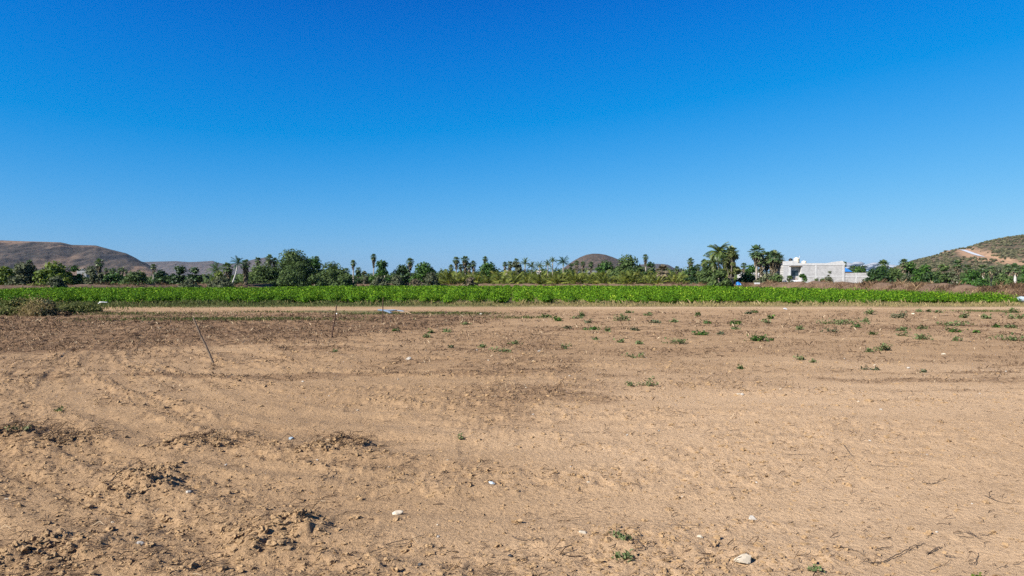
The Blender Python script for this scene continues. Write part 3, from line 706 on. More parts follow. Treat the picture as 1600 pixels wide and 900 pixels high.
def crop():
    r = np.random.default_rng(55)
    P0 = []
    for k in range(5):
        mb = MB(); plant_leaves(mb, [(0, 0, 0)], [.58], [.78], 240, .058, r); hv, hf_ = rock_shape(ICO0, r, .2, 0); mb.add(hv * np.array([.36, .38, .27]) + np.array([0, 0, .27]), hf_, .25)
        s = MB(); 
        for q in range(5):
            a = r.uniform(0, 6.28); tube(s, [(0, 0, 0), (.12 * math.cos(a), .12 * math.sin(a), .25), (.3 * math.cos(a), .3 * math.sin(a), .5)], [.014, .010, .005], 4)
        P0.append((mb.mesh('foliage', M['crop']), s.mesh('stem', M['midtree'])))
    rows = np.concatenate([np.arange(-1.02, -45, -1.85)[::-1], np.arange(1.0, 44, 1.85)])
    indiv = 0; cs = []
    for rx in rows:
        left = rx < .1
        y = NEAR + r.uniform(-.7, .9) + 1.6 * (float(fbm(rx, 0, 6, 151, 2)) - .5)
        k = 0
        if abs(rx) < 1.2: y = NEAR - .1
        while True:
            x = rx + .06 * math.sin(y * .2) + r.normal(0, .07)
            if y > far_edge(x) - 2.5: break
            inside = left_edge(y) < x < right_edge(y) - .4
            if inside:
                s = r.uniform(.80, 1.18) * (.82 + .36 * float(fbm(x, y, 5, 150, 3))) if abs(rx) > 1.2 else r.uniform(1.08, 1.24)
                if r.random() < .04 and abs(rx) > 1.2: y += .7; continue
                if k < 6 and indiv < 300:
                    leaf, stem = P0[r.integers(0, 5)]
                    t = bpy.data.objects.new('crop_plant', None); COL.objects.link(t); t.location = (x, y, 0); t.scale = (s, s, s * r.uniform(.9, 1.1)); t.rotation_euler = (0, 0, r.uniform(0, 6.28))
                    t.empty_display_size = .2
                    tag(t, 'bushy green crop plant at the near row ends of the %s field block' % ('left' if left else 'right'), 'crop plant', 'crop plants at the near edge of the %s block' % ('left' if left else 'right'))
                    for nm, me in (('foliage', leaf), ('stem', stem)):
                        c = bpy.data.objects.new(nm, me); COL.objects.link(c); c.parent = t
                    indiv += 1
                else: cs.append((x, y, s))
                k += 1
            y += r.uniform(.62, .82) if abs(rx) > 1.2 else r.uniform(.36, .46)      # thick hedged rows beside the lane
    # rows beyond the first columns on the far left
    for rx in np.arange(-95, -44, 1.75):
        y = NEAR
        while y < 118:
            if left_edge(y) < rx and y < far_edge(rx) - 2: cs.append((rx + r.normal(0, .07), y, r.uniform(.85, 1.15)))
            y += r.uniform(.62, .82)
    cs = np.array(cs); d = cs[:, 1]
    mb = MB()
    near_ = cs[d < 110]; V, Fc = ICO0; n = len(near_)                 # solid cores for stems and inner leaves, added to block light
    HV = V[None] * (1 + r.uniform(-.2, .2, (n, 12, 1))) * np.array([.36, .40, .26]) * near_[:, 2][:, None, None] + np.stack([near_[:, 0], near_[:, 1], .27 * near_[:, 2]], 1)[:, None]
    mb.add(HV.reshape(-1, 3), (Fc[None] + 12 * np.arange(n)[:, None, None]).reshape(-1, 3), .25)
    for lo, hi, n, size in ((0, 62, 150, .062), (62, 80, 60, .088), (80, 110, 30, .125), (110, 400, 16, .17)):
        k = (d >= lo) & (d < hi); c = cs[k]
        if len(c): plant_leaves(mb, np.c_[c[:, :2], 0 * c[:, 0]], .62 * c[:, 2], .72 * c[:, 2], n, size, r)
    tag(mb.build('crop_rows', M['crop']), kind='stuff')
    print('crop individuals', indiv, 'rest', len(cs))
crop()

# ------------------------------------------------------------------ trees
def crown_lumps(r, w, h, z0, n, flat=.75):
    """centres and radii of the leaf masses of a crown w wide, from z0 up to h"""
    out = []
    for k in range(n):
        a = r.uniform(0, 6.283); q = math.sqrt(r.random()); rad = w * .5 * r.uniform(.20, .40)
        x = math.cos(a) * q * (w * .5 - rad * .7); y = math.sin(a) * q * (w * .5 - rad * .7)
        top = z0 + (h - z0) * (1 - .75 * q ** 2.2)
        lo = z0 + rad * flat * .5; hi_ = max(lo, top - rad * flat); z = hi_ if k < n * .33 else lo + r.random() * (hi_ - lo)
        out.append((x, y, z, rad))
    out[0] = (0, 0, h - w * .2 * flat, w * .2 / max(flat, .3) * .9)
    return out

TREES = {'n': 0}
def tree(name, label, cat, x, ytop, wpx, d, mat, z0f=.12, n=12, leaf=.32, dens=1.0, group=None, ground=0.0, bark='bark', skew=0, seed=None, aspect=.6):
    TREES['n'] += 1
    r = np.random.default_rng(1000 + TREES['n'] if seed is None else seed)
    X, _, top = P(x, ytop, d); h = top - ground; w = 1.16 * wpx / F * d; n = int(n * 1.6) + 4
    t = thing(name, label, cat, (X, d, ground), 0, group or ('shrubs and bushes' if cat == 'shrub' else 'leafy trees of the treeline' if cat == 'tree' else None))
    L = crown_lumps(r, w, h, z0f * h, n)
    cr = MB()
    for lx, ly, lz, lr in L:
        lx += skew * w * (lz / h - .5)
        m = int(dens * 5.5 * (lr / leaf) ** 2) + 14
        cv, cf = rock_shape(ICO0, r, .15, 2); cr.add(cv * lr * np.array([.74, .74, .60]) + np.array([lx, ly, max(lz, .3 * lr)]), cf, .30)
        dd = unit(r.normal(size=(m, 3))); dd[:, 2] = np.where(dd[:, 2] < -.35, -dd[:, 2], dd[:, 2])
        rr_ = lr * r.uniform(.62, 1.22, (m, 1)) * np.array([[1, 1, .8]])
        p = np.array([lx, ly, lz]) + dd * rr_
        p[:, 2] = np.clip(p[:, 2], .05, None)
        v = np.clip(.5 + .22 * r.normal(size=m) + r.normal(0, .10), 0, 1)
        leaves(cr, p, leaf * .72 + leaf * .40 * r.random(m), dd + np.array([0, 0, .25]), r, aspect, v, .6)
    m = int(60 * dens) + 16                                                # sprays that break the outline
    a = r.uniform(0, 6.283, m); q = r.choice(len(L), m); Lc = np.array(L)[q]
    up = unit(np.stack([np.cos(a), np.sin(a), r.uniform(.2, 1.6, m)], 1)); p = Lc[:, :3] + up * Lc[:, 3:4] * r.uniform(1.0, 1.25, (m, 1)); p[:, 0] += skew * w * (p[:, 2] / h - .5)
    leaves(cr, p, leaf * .75, up, r, .45, None, .9)
    cr.build('crown', M[mat], t)
    tk = MB(); tr = max(.07, min(.35, w * .03))
    tube(tk, [(0, 0, -.1), (r.normal(0, .05) * w, 0, h * .2), (0, 0, h * .42)], [tr * 1.3, tr, tr * .75], 7)
    for lx, ly, lz, lr in L[:7]:
        lx += skew * w * (lz / h - .5)
        tube(tk, [(0, 0, h * r.uniform(.12, .3)), (lx * .5, ly * .5, lz * .62), (lx, ly, lz)], [tr * .6, tr * .4, tr * .15], 5)
    tk.build('trunk', M[bark], t, smooth=True)
    return t

# ------------------------------------------------------------------ palms
def fan_crown(r, R, n=30, low=-.75, mb=None, top=(0, 0, 0)):
    mb = mb or MB()
    for k in range(n):
        e = math.asin(low + (1 - low) * (k + .5) / n) if low + (1 - low) * (k + .5) / n < 1 else 1.5
        e = max(-1.2, min(1.45, e + r.normal(0, .12))); a = k * 2.39996 + r.normal(0, .2)
        d = np.array([math.cos(e) * math.cos(a), math.cos(e) * math.sin(a), math.sin(e)])
        side = np.array([-math.sin(a), math.cos(a), 0]); upv = np.cross(d, side)
        Rk = R * r.uniform(.82, 1.12); base = np.array(top) + d * Rk * .42
        v = np.clip(.55 + .16 * r.normal() + .25 * (e < -.4) * r.random(), 0, 1)
        tube(mb, [np.array(top), base], [.03 * R / 1.5, .02 * R / 1.5], 3, v, False)
        m = 8; ang = np.linspace(-1.25, 1.25, m + 1)
        for q in range(m):
            a0, a1 = ang[q] - .02, ang[q + 1] + .02; am = (a0 + a1) / 2; ln = Rk * .60 * (1 - .22 * abs(am)) * r.uniform(.85, 1.1)
            tip = base + (d * math.cos(am) + side * math.sin(am)) * ln + np.array([0, 0, -.22 * ln]) + upv * r.normal(0, .08) * ln
            p0 = base + (d * math.cos(a0) + side * math.sin(a0)) * ln * .62; p1 = base + (d * math.cos(a1) + side * math.sin(a1)) * ln * .62
            mb.add([base, p0, tip, p1], [(0, 1, 2, 3)], np.clip(v + r.normal(0, .08), 0, 1))
    return mb
def skirt_mesh(r, top, ln, rad, mb=None, dens=40):
    mb = mb or MB(); n = int(dens * max(ln, .6)); z = top - ln * r.random(n) ** 1.2
    a = r.uniform(0, 6.283, n); k = 1 - .55 * (top - z) / max(ln, .1)
    B = np.stack([np.cos(a) * rad * k * r.uniform(.3, 1, n), np.sin(a) * rad * k * r.uniform(.3, 1, n), z], 1)
    out = np.stack([np.cos(a), np.sin(a), 0 * a], 1); sd = np.stack([-np.sin(a), np.cos(a), 0 * a], 1); w = rad * .22; L = r.uniform(.5, 1.0, n)[:, None] * rad * .9
    V = np.stack([B - out * rad * .4 * k[:, None], B - sd * w + np.array([0, 0, -.2]) * L, B + out * .15 * rad + np.array([0, 0, -1.]) * L, B + sd * w + np.array([0, 0, -.2]) * L], 1)
    mb.add(V.reshape(-1, 3), np.arange(4 * n).reshape(n, 4), np.repeat(r.random(n), 4)); return mb
PAL = {'n': 0}
def fan_palm(label, x, ytop, wpx, d, skirt=.25, mat='fan', group=None, ground=0., lean=0., trunks=1, bark='palmbark', thick=1.0, ycrown=None):
    """tall fan palm; wpx is the crown's width in the picture"""
    PAL['n'] += 1; r = np.random.default_rng(4000 + PAL['n'])
    X, _, top = P(x, ytop, d); R = 1.30 * wpx / F * d * .5; h = top - ground - R * .82
    t = thing('fan_palm', label, 'palm tree', (X, d, ground), r.uniform(0, 6.28), group or 'fan palms of the treeline')
    tk = MB(); rt = .20 * thick; b = r.normal(0, .02) * h + lean
    tube(tk, [(b, 0, -.1), (b * .8, 0, h * .08), (b * .4, 0, h * .5), (0, 0, h)], [rt * 1.6, rt * 1.1, rt * .9, rt * .8], 9)
    tk.build('trunk', M[bark], t, smooth=True)
    fan_crown(r, R, 42, -.75, None, (0, 0, h)).build('crown', M[mat], t)
    if skirt > 0: skirt_mesh(r, h - R * .15, max(skirt * h, R * .9), R * .62).build('dead_fronds', M['skirt'], t)
    return t
def pinnate(r, R, n, mb, top, droop=.9, up=.9, width=1.0, e0=-.2):
    for k in range(n):
        a = k * 2.39996 + r.normal(0, .25); e = e0 + (1.45 - e0) * ((k + .5) / n) ** .8 + r.normal(0, .08); L = R * r.uniform(.9, 1.2)
        s = np.linspace(0, 1, 8); hd = np.array([math.cos(a), math.sin(a), 0.])
        ee = e - droop * s ** 1.3 * (1.1 - .3 * (e > 1))
        st = np.gradient(s)[:, None] * L * (hd[None] * np.cos(ee)[:, None] + np.array([[0, 0, 1.]]) * np.sin(ee)[:, None])
        p = np.array(top) + np.cumsum(st, 0) - st[0]; v = np.clip(.52 + .18 * r.normal() + .2 * (e < .2) * r.random(), 0, 1)
        tube(mb, p[::2], np.linspace(.045, .012, 4) * R / 3, 3, min(1, v + .2), False)
        side = np.array([-math.sin(a), math.cos(a), 0.])
        for q in range(13):
            f = .12 + .86 * q / 12; c = np.array([np.interp(f, s, p[:, i]) for i in range(3)]); dr = unit(np.array([np.interp(min(1, f + .1), s, p[:, i]) for i in range(3)]) - c)
            ll = R * .26 * width * math.sin(min(1, .25 + 1.1 * f * (1.15 - f) * 2.2) * 1.5)
            for sg in (-1, 1):
                tip = c + (side * sg * .8 + dr * .6) * ll + np.array([0, 0, -.45 * ll]); w = dr * R * .034
                mb.add([c - w, c + w, tip], [(0, 1, 2)], np.clip(v + r.normal(0, .1), 0, 1))
    return mb
def coconut(label, x, ytop, wpx, d, mat='coco', group=None, ground=0., lean=0., bark='palmbark', name='coconut_palm', n=20, droop=.95, cat='palm tree', hang=.55):
    PAL['n'] += 1; r = np.random.default_rng(5000 + PAL['n'])
    X, _, top = P(x, ytop, d); R = wpx / F * d * .66; h = max(.25, top - ground - R * hang)
    t = thing(name, label, cat, (X, d, ground), 0, group or 'coconut palms of the treeline')
    tk = MB(); tube(tk, [(-lean, 0, -.1), (-lean * .75, 0, h * .25), (-lean * .3, 0, h * .6), (0, 0, h)], [.24, .17, .15, .13], 8)
    tk.build('trunk', M[bark], t, smooth=True)
    pinnate(r, R, n, MB(), (0, 0, h), droop).build('crown', M[mat], t)
    return t

# left side, left to right
tree('shrub', 'yellow-green bush at the extreme left edge behind the dry grass', 'shrub', 8, 420, 46, 130, 'lime', .05, 10, .34)
tree('shrub', 'large dark grey-green thorny bush left of the bright yellow-green tree', 'shrub', 38, 413, 46, 125, 'grey', .05, 14, .30, 1.3)
tree('small_tree', 'small dark tree rising behind the grey-green bush at far left', 'tree', 47, 408, 12, 170, 'mango', .3, 6, .34)
tree('broad_tree', 'bright yellow-green leafy tree at the left, before the tan hillside', 'tree', 84, 412.5, 50, 128, 'lime', .1, 14, .36, 1.2)
tree('shrub', 'dark green shrub against the right flank of the bright yellow-green tree', 'shrub', 116, 417, 26, 130, 'midtree', .05, 9, .30)
tree('shrub', 'low yellow-green bush joining the grey bush and the bright tree', 'shrub', 62, 425, 30, 122, 'lime', .02, 8, .3)
tree('shrub', 'grey-green low shrub in the dry grass below the bright yellow-green tree', 'shrub', 88, 434, 26, 118, 'grey', .02, 8, .28)
tree('round_tree', 'dull green round tree just left of the lone fan palm at left', 'tree', 142, 419, 34, 140, 'grey', .06, 10, .32)
fan_palm('lone fan palm with a dark hanging skirt before the bare tan slope at left', 155, 403.5, 13, 146, .5, bark='bark')
tree('shrub', 'grey bare-looking shrub at the foot of the lone left fan palm', 'shrub', 158, 427, 14, 136, 'grey', .05, 6, .26, .7)
for i, (a, b, w) in enumerate(((145, 415, 7), (166, 418, 7), (173, 420, 6), (178, 418, 7), (187, 418, 7), (192, 417, 7), (197, 420, 6))):
    fan_palm('tiny distant fan palm on the bare tan plain below the left hill', a, b, w, 330, .3, group='tiny palms below the left hill')
tree('hedge_shrub', 'dark green hedge shrub right of the lone left fan palm', 'shrub', 178, 427, 34, 138, 'midtree', .02, 10, .3)
tree('hedge_shrub', 'olive green wide hedge shrub between the lone palm and the mesa foot', 'shrub', 214, 426, 46, 135, 'mesquite', .02, 14, .3)
fan_palm('small fan palm against the mesa, left of the dark pair of round trees', 240, 411.5, 9, 170, .3)
tree('round_tree', 'low blackish-green round bush under the small palm before the mesa', 'tree', 252, 424, 26, 150, 'mango', .03, 10, .3)
tree('round_tree', 'larger dark green round tree of the pair in front of the mesa', 'tree', 282, 417, 30, 150, 'mango', .05, 12, .32, 1.2)
tree('round_tree', 'smaller dark green round tree on the right of the pair before the mesa', 'tree', 304, 419.5, 24, 150, 'mango', .05, 10, .32, 1.2)
tree('shrub', 'dry olive scrub heap at the foot of the dark pair of trees', 'shrub', 296, 438.5, 30, 140, 'grey', .02, 10, .26)
tree('shrub', 'low grey-green scrub between the dark pair and the white-trunked palm', 'shrub', 345, 434, 40, 142, 'grey', .02, 10, .26)
coconut('grey-green bushy palm at the left of the white-trunked palm cluster', 338, 415, 22, 152, 'fan')
tree('shrub', 'bright green bush below the palms left of the white leaning trunk', 'shrub', 342, 426, 22, 148, 'lime', .03, 8, .3)
fan_palm('dark thick fan palm immediately left of the white leaning trunk', 356, 409.5, 17, 150, .75, thick=1.3, bark='bark')
coconut('feathery coconut palm with a leaning white trunk in the left cluster', 372, 404.5, 20, 148, 'teal', lean=1.6, bark='whitebark', n=16)
fan_palm('fan palm with a full dark skirt right of the white-trunked palm', 384, 404.5, 15, 150, .80, thick=1.3, bark='bark')
fan_palm('slim fan palm between the white-trunk cluster and the big mesquite', 403, 401.5, 10, 185, .3)
fan_palm('small low fan palm left of the slim palm beside the big mesquite', 397, 417.5, 7, 200, .2)
fan_palm('fan palm standing at the left shoulder of the big mesquite', 421, 397.5, 13, 182, .3)
fan_palm('bushy fan palm half hidden by the big mesquite on its left', 430, 402.5, 11, 184, .4)
tree('mesquite_tree', 'biggest rounded mesquite tree of the treeline, left of centre', 'tree', 457, 394.5, 72, 165, 'mesquite', .04, 20, .34, 1.5, aspect=.45)
tree('mesquite_tree', 'darker right-hand shoulder of the biggest mesquite tree', 'tree', 489, 404.5, 40, 167, 'midtree', .04, 12, .34, 1.3, aspect=.45)
tree('mesquite_tree', 'low sprawling mesquite in front of the biggest one, to its left', 'tree', 412, 416, 66, 160, 'mesquite', .02, 16, .32, 1.3, aspect=.45)
tree('mesquite_tree', 'low mesquite bush under the biggest mesquite crown', 'tree', 452, 424, 52, 156, 'mesquite', .02, 14, .32, 1.2, aspect=.45)
fan_palm('fan palm peeping over the right shoulder of the biggest mesquite', 495, 399.5, 9, 190, .3)
tree('mesquite_tree', 'feathery lower mesquite right of the biggest mesquite', 'tree', 518, 413, 54, 165, 'mesquite', .03, 14, .32, 1.3, aspect=.45)
tree('shrub', 'low green scrub at the right foot of the lower mesquite', 'shrub', 538, 430, 34, 158, 'mesquite', .02, 10, .3)
tree('shrub', 'low green scrub between the two mesquites at ground level', 'shrub', 492, 431, 34, 157, 'mesquite', .02, 10, .3)
fan_palm('tall thin fan palm alone against the sky right of the mesquites', 552, 406, 9, 210, .22)
fan_palm('squat fan palm left under the thin lone palm', 541, 418, 12, 205, .4)
fan_palm('squat fan palm right under the thin lone palm', 560, 417, 9, 205, .4)
tree('round_tree', 'small dark bush below the thin lone palm', 'tree', 559, 424, 17, 170, 'mango', .05, 7, .3)
tree('round_tree', 'grey-green small tree just left of the dark tree under the tall palm', 'tree', 569, 424, 12, 200, 'grey', .05, 6, .3)
fan_palm('tallest slender fan palm left of centre, above a dark green tree', 584, 396.5, 9.5, 215, .3)
tree('broad_tree', 'dark green tree with bright left side below the tallest slender palm', 'tree', 596, 409, 32, 178, 'midtree', .05, 13, .34, 1.2)
fan_palm('small palm head over the right part of that dark green tree', 601, 408, 7, 200, .3)
tree('shrub', 'dry olive bush in front of the dark tree below the slender palm', 'shrub', 592, 433, 30, 165, 'grey', .02, 8, .28)
tree('broad_tree', 'dark untidy tree left of the smooth dome-shaped tree', 'tree', 629, 415.5, 32, 180, 'mango', .06, 12, .34, 1.1)
fan_palm('fan palm rising between the untidy tree and the dome-shaped tree', 641, 402.5, 12, 195, .28)
tree('shrub', 'blue-grey bush in front of the untidy dark tree', 'shrub', 620, 431, 24, 168, 'grey', .02, 8, .28)
tree('dome_tree', 'smooth dome-shaped dense green tree left of the palm group', 'tree', 662, 413, 40, 180, 'midtree', .08, 16, .32, 1.5)
tree('shrub', 'grey-green bush at the right foot of the dome-shaped tree', 'shrub', 673, 427, 26, 170, 'grey', .02, 9, .28)
for lab, a, b, w, sk in (('leftmost and highest-standing palm of the five-palm group at centre left', 713, 400.5, 11.5, .25), ('tallest thick-crowned palm in the middle of the five-palm group', 727, 399, 13, .4),
                 ('short palm tucked right of the tallest palm in the five-palm group', 733, 410, 9, .4), ('rightmost palm of the five-palm group at centre left', 739.5, 407, 10, .35), ('low palm between the two left palms of the five-palm group', 720, 412, 8, .35)):
    fan_palm(lab, a, b, w, 205, sk)
fan_palm('short palm left of the five-palm group, its crown below theirs', 705, 413, 9, 205, .4)
fan_palm('smallest far palm between the dome tree and the five-palm group', 689.5, 421, 5, 250, .3)
fan_palm('small rough palm beside the smallest far palm right of the dome tree', 696, 420, 7, 230, .5)
fan_palm('lone fan palm just above the flat-topped dark tree at centre', 758, 400, 8.5, 215, .3)
tree('broad_tree', 'flat-topped dark green tree below the lone centre palm', 'tree', 763, 412, 38, 190, 'midtree', .1, 14, .34, 1.2)
fan_palm('palm right of the flat-topped tree, beside the pink house', 789, 408.5, 8, 215, .4)
fan_palm('bushy palm directly above the pink house', 797, 407.5, 10, 220, .45)
# centre
tree('broad_tree', 'grey-green clump of foliage just right of the gap in the field', 'tree', 806, 411, 26, 205, 'grey', .1, 10, .36)
fan_palm('small palm head on top of the grey-green clump at centre', 806.5, 403.5, 9, 212, .3)
for lab, a, b, w, mt in (('spiky coconut palm first to the right of the centre clump', 820.5, 406, 15, 'coco'), ('low dark coconut palm beside the first spiky one', 831, 411, 14, 'coco'), ('dark drooping coconut palm above the white wall fragment', 843, 411, 14, 'coco'),
                         ('coconut palm with a split crown left of the blue-green one', 856, 408, 14, 'coco'), ('small coconut palm standing highest left of the blue-green one', 863.5, 403, 11, 'coco'), ('broad blue-green coconut palm left of the cone-shaped hill', 880, 403, 19, 'teal')):
    coconut(lab, a, b, w, 205, mt, hang=.6)
tree('shrub', 'small green tree between the blue-green palm and the cone hill palms', 'shrub', 893, 413, 12, 205, 'mesquite', .1, 7, .34)
fan_palm('left palm of the three silhouetted on the cone-shaped hill', 901, 406.5, 8.5, 200, .75)
fan_palm('middle palm of the three silhouetted on the cone-shaped hill', 911, 408, 8, 210, .3)
fan_palm('right palm of the three silhouetted on the cone-shaped hill', 923.5, 408.5, 8.5, 205, .35)
tree('broad_tree', 'mid green tree at the right slope of the cone-shaped hill', 'tree', 946, 410, 38, 195, 'midtree', .1, 12, .34, 1.1)
tree('broad_tree', 'large dense mango-like tree right of the cone-shaped hill', 'tree', 981, 403, 56, 190, 'mesquite', .06, 18, .34, 1.4)
fan_palm('thin lone palm above the treeline right of the large mango-like tree', 1008.5, 397, 9, 215, .25)
tree('round_tree', 'dark small tree under the thin lone palm right of centre', 'tree', 1017, 411, 22, 200, 'mango', .08, 9, .34)
fan_palm('stout grey-skirted palm in the low palm row right of centre', 1035, 412.5, 21, 185, .6, 'skirt', thick=1.6)
fan_palm('small palm right of the stout grey-skirted palm', 1058, 415.5, 9, 200, .4)
fan_palm('bright fan palm leaning over the dark bush left of the tall palm pair', 1079, 402.5, 11, 185, .3)
tree('broad_tree', 'blackish-green bush standing in the low palm row left of the tall palms', 'tree', 1082, 416, 24, 172, 'mango', .03, 11, .32, 1.2)
fan_palm('dark palm immediately left of the tall arching coconut palm', 1100, 404.5, 12, 190, .35)
fan_palm('low palm between the blackish bush and the dark palm', 1090.5, 412, 10, 190, .4)
tree('shrub', 'rough olive shrub mass below the tall arching coconut palm', 'shrub', 1112, 414, 48, 166, 'mesquite', .02, 14, .32)
coconut('tall coconut palm with long arching fronds, left of the thick palm', 1123, 385, 32, 160, 'coco', n=40, droop=1.35, hang=.50, bark='bark')
coconut('dense coconut palm filling the space between the arching one and the thick palm', 1130, 393, 24, 161, 'coco', n=30, droop=1.35)
coconut('lower drooping coconut palm under the tall arching one', 1115, 399, 30, 164, 'coco', n=30, droop=1.3)
fan_palm('thick fan palm clothed in green fronds almost to its pale base', 1142, 384, 22, 158, .68, 'fan', thick=2.6)
tree('shrub', 'olive undergrowth hiding the feet of the two tall coconut palms', 'shrub', 1124, 422, 34, 156, 'mesquite', .02, 10, .3)
tree('shrub', 'shaggy green growth wrapping the trunk of the thick fan palm', 'shrub', 1142, 393, 25, 157, 'olive', .38, 12, .36, 1.2)
fan_palm('tiny palm in the gap right of the thick fan palm', 1162, 410, 9, 200, .4)
tree('broad_tree', 'green tree in the gap between the two tall palm groups', 'tree', 1174, 415, 26, 195, 'midtree', .05, 10, .34)
tree('hedge_shrub', 'dark hedge bush behind the blue tarp', 'shrub', 1168, 427, 40, 165, 'midtree', .02, 12, .3)
tree('hedge_shrub', 'grey-green hedge bush between the blue tarp and the concrete house', 'shrub', 1196, 428, 36, 160, 'grey', .02, 12, .3)
tree('hedge_shrub', 'green hedge bush close against the left corner of the concrete house', 'shrub', 1214, 429, 26, 148.5, 'mesquite', .02, 9, .3)
fan_palm('tall pale-trunked fan palm left of the concrete house, highest of its group', 1182, 381.5, 23, 160, .28, thick=1.5)
fan_palm('shorter pale-trunked palm under the highest palm by the house', 1189.5, 399, 16, 160, .4, thick=1.5)
fan_palm('ragged palm between the highest palm and the house-side palm', 1197.5, 392, 18, 163, .35, thick=1.5)
fan_palm('leafy fan palm nearest the left corner of the concrete house', 1210, 390.5, 23, 152, .35, thick=1.5)
fan_palm('dark slim palm half behind the palm nearest the house', 1206, 397, 16, 160, .45)
fan_palm('spiky palm squeezed against the house corner, lower than its neighbour', 1217, 396, 16, 158, .4, thick=1.3)
# right of the house
fan_palm('palm head peeping over the right end of the concrete house', 1318.5, 408, 9, 190, .3)
for i, (a, b, w) in enumerate(((1332, 414, 12), (1341, 415, 11), (1349, 413.5, 10))):
    fan_palm(('left', 'middle', 'right')[i] + ' palm of the three behind the low block wall', a, b, w, 210, .5)
tree('broad_tree', 'flat green tree behind the low block wall', 'tree', 1342, 419, 30, 200, 'midtree', .1, 9, .34)
fan_palm('shaggy palm above the thicket right of the low block wall', 1380, 405.5, 17, 150, .5)
tree('thicket', 'dense dark thicket covering the end of the low block wall', 'shrub', 1374, 419, 44, 138, 'mango', .02, 14, .3, 1.2)
tree('thicket', 'olive thicket right of the dark one beside the low block wall', 'shrub', 1396, 420, 32, 142, 'mesquite', .02, 12, .3, 1.2)
fan_palm('palm with spiky head over the trees left of the right hill', 1412, 403.5, 13, 165, .4)
tree('broad_tree', 'green tree mass below the spiky palm left of the right hill', 'tree', 1420, 412, 34, 165, 'midtree', .04, 13, .34, 1.1)
tree('broad_tree', 'second green tree at the foot of the right hill, left part', 'tree', 1446, 416, 30, 170, 'midtree', .04, 12, .34, 1.1)
tree('shrub', 'dark green low bush below the second tree at the right hill foot', 'shrub', 1452, 428, 30, 158, 'mango', .02, 9, .3)
tree('broad_tree', 'olive tree in the middle of the trees at the right hill foot', 'tree', 1474, 415, 30, 172, 'mesquite', .04, 12, .34)
fan_palm('dark tall palm before the road cut on the right hill', 1496, 405.5, 14, 168, .55)
tree('shrub', 'grey leafless bush under the dark tall palm at right', 'shrub', 1489, 424, 16, 165, 'grey', .05, 8, .26, .8)
fan_palm('pale-trunked palm right of the dark tall palm at right', 1511, 413, 12, 172, .3)
tree('broad_tree', 'low green tree between the pale-trunked palms at right', 'tree', 1520, 424, 34, 160, 'midtree', .03, 11, .32)
fan_palm('palm with a white trunk below the tan road cut', 1536, 412, 15, 165, .3, bark='whitebark', thick=1.4)
fan_palm('palm right of the white-trunked one below the tan road cut', 1549, 415, 12, 168, .4)
tree('shrub', 'bare grey tree below the lower road on the right hill', 'shrub', 1561, 418, 18, 170, 'grey', .1, 8, .24, .5)
fan_palm('bushy palm near the right edge, left of the thick white trunk', 1574, 413, 13, 165, .4)
fan_palm('palm with a thick white trunk near the right edge', 1586, 411, 15, 160, .3, bark='whitebark', thick=1.6)
tree('broad_tree', 'green tree cut by the right edge of the view', 'tree', 1606, 414, 30, 165, 'midtree', .05, 11, .34)
tree('shrub', 'low green bush at the right edge in front of the palms', 'shrub', 1568, 430, 30, 158, 'mesquite', .02, 9, .3)
tree('shrub', 'low olive bush behind the earth bank left of the right edge', 'shrub', 1412, 430, 30, 150, 'grey', .02, 9, .28)

def background_scrub():
    # the far wood behind the countable trees: reads as one mass
    r = np.random.default_rng(88); mb = MB()
    px_ = r.uniform(-60, 1700, 1300); dd = r.uniform(225, 300, 1300); dd = np.where(px_ < 340, dd - 60, dd)
    hh = np.interp(px_, [0, 230, 330, 420, 600, 800, 1000, 1100, 1220, 1360, 1500, 1700], [3.4, 3.0, 3.4, 5.2, 5.0, 6.2, 6.8, 6.2, 6, 5.8, 5.0, 5]) * r.uniform(.6, 1.15, 1300)
    for p, d, h in zip(px_, dd, hh):
        x = (p - 800) / F * d; w = r.uniform(1.6, 3.2); k = 70
        cv, cf = rock_shape(ICO0, r, .2, 2); mb.add(cv * np.array([w * .8, w * .8, h * .42]) + np.array([x, d, h * .45]), cf, .3)
        q = unit(r.normal(size=(k, 3))); q[:, 2] = np.abs(q[:, 2]); leaves(mb, np.array([x, d, h * .35]) + q * np.array([w, w, h * .6]), .42, q + np.array([0, 0, .2]), r, .6, np.clip(r.normal(.45, .2) + r.normal(0, .15, k), 0, 1), .6)
    tag(mb.build('background_scrub', M['mesquite']), kind='stuff')
background_scrub()

# the low row of young palms behind the field
YP = []
for k in range(5):
    PAL['n'] += 1; r = np.random.default_rng(6000 + k)
    t = thing('young_palm', 'yellow-green stemless young palm in the low row behind the field', 'palm tree', (0, 0, 0), 0, 'young palms in the row behind the field')
    pinnate(r, 2.9, 17, MB(), (0, 0, .5), .70, e0=.45, width=1.0).build('crown', M['young'], t)
    tk = MB(); tube(tk, [(0, 0, -.1), (0, 0, .3), (0, 0, .6)], [.3, .22, .12], 7); tk.build('trunk', M['skirt'], t, smooth=True); YP.append(t)
r = np.random.default_rng(61); first = set()
spots = []
for x in np.arange(676, 1130, 5.0):
    if 655 < x < 690 and r.random() < .6: continue
    spots.append((x + r.uniform(-3, 3), r.uniform(176, 200), r.uniform(.85, 1.5)))
for x in np.arange(800, 1075, 9): spots.append((x + r.uniform(-3, 3), r.uniform(200, 215), r.uniform(1.1, 1.55)))
for x, d, s in spots:
    k = int(r.integers(0, 5)); loc = ((x - 800) / F * d, d, 0); rz = r.uniform(0, 6.28)
    if k not in first:
        first.add(k); YP[k].location = loc; YP[k].rotation_euler = (0, 0, rz); YP[k].scale = (s, s, s)
    else: dup(YP[k], loc, rz, s)
tree('scrub_heap', 'dry brownish brush heap below the dome-shaped tree', 'brush heap', 650, 437.5, 28, 165, 'skirt', .02, 7, .26)
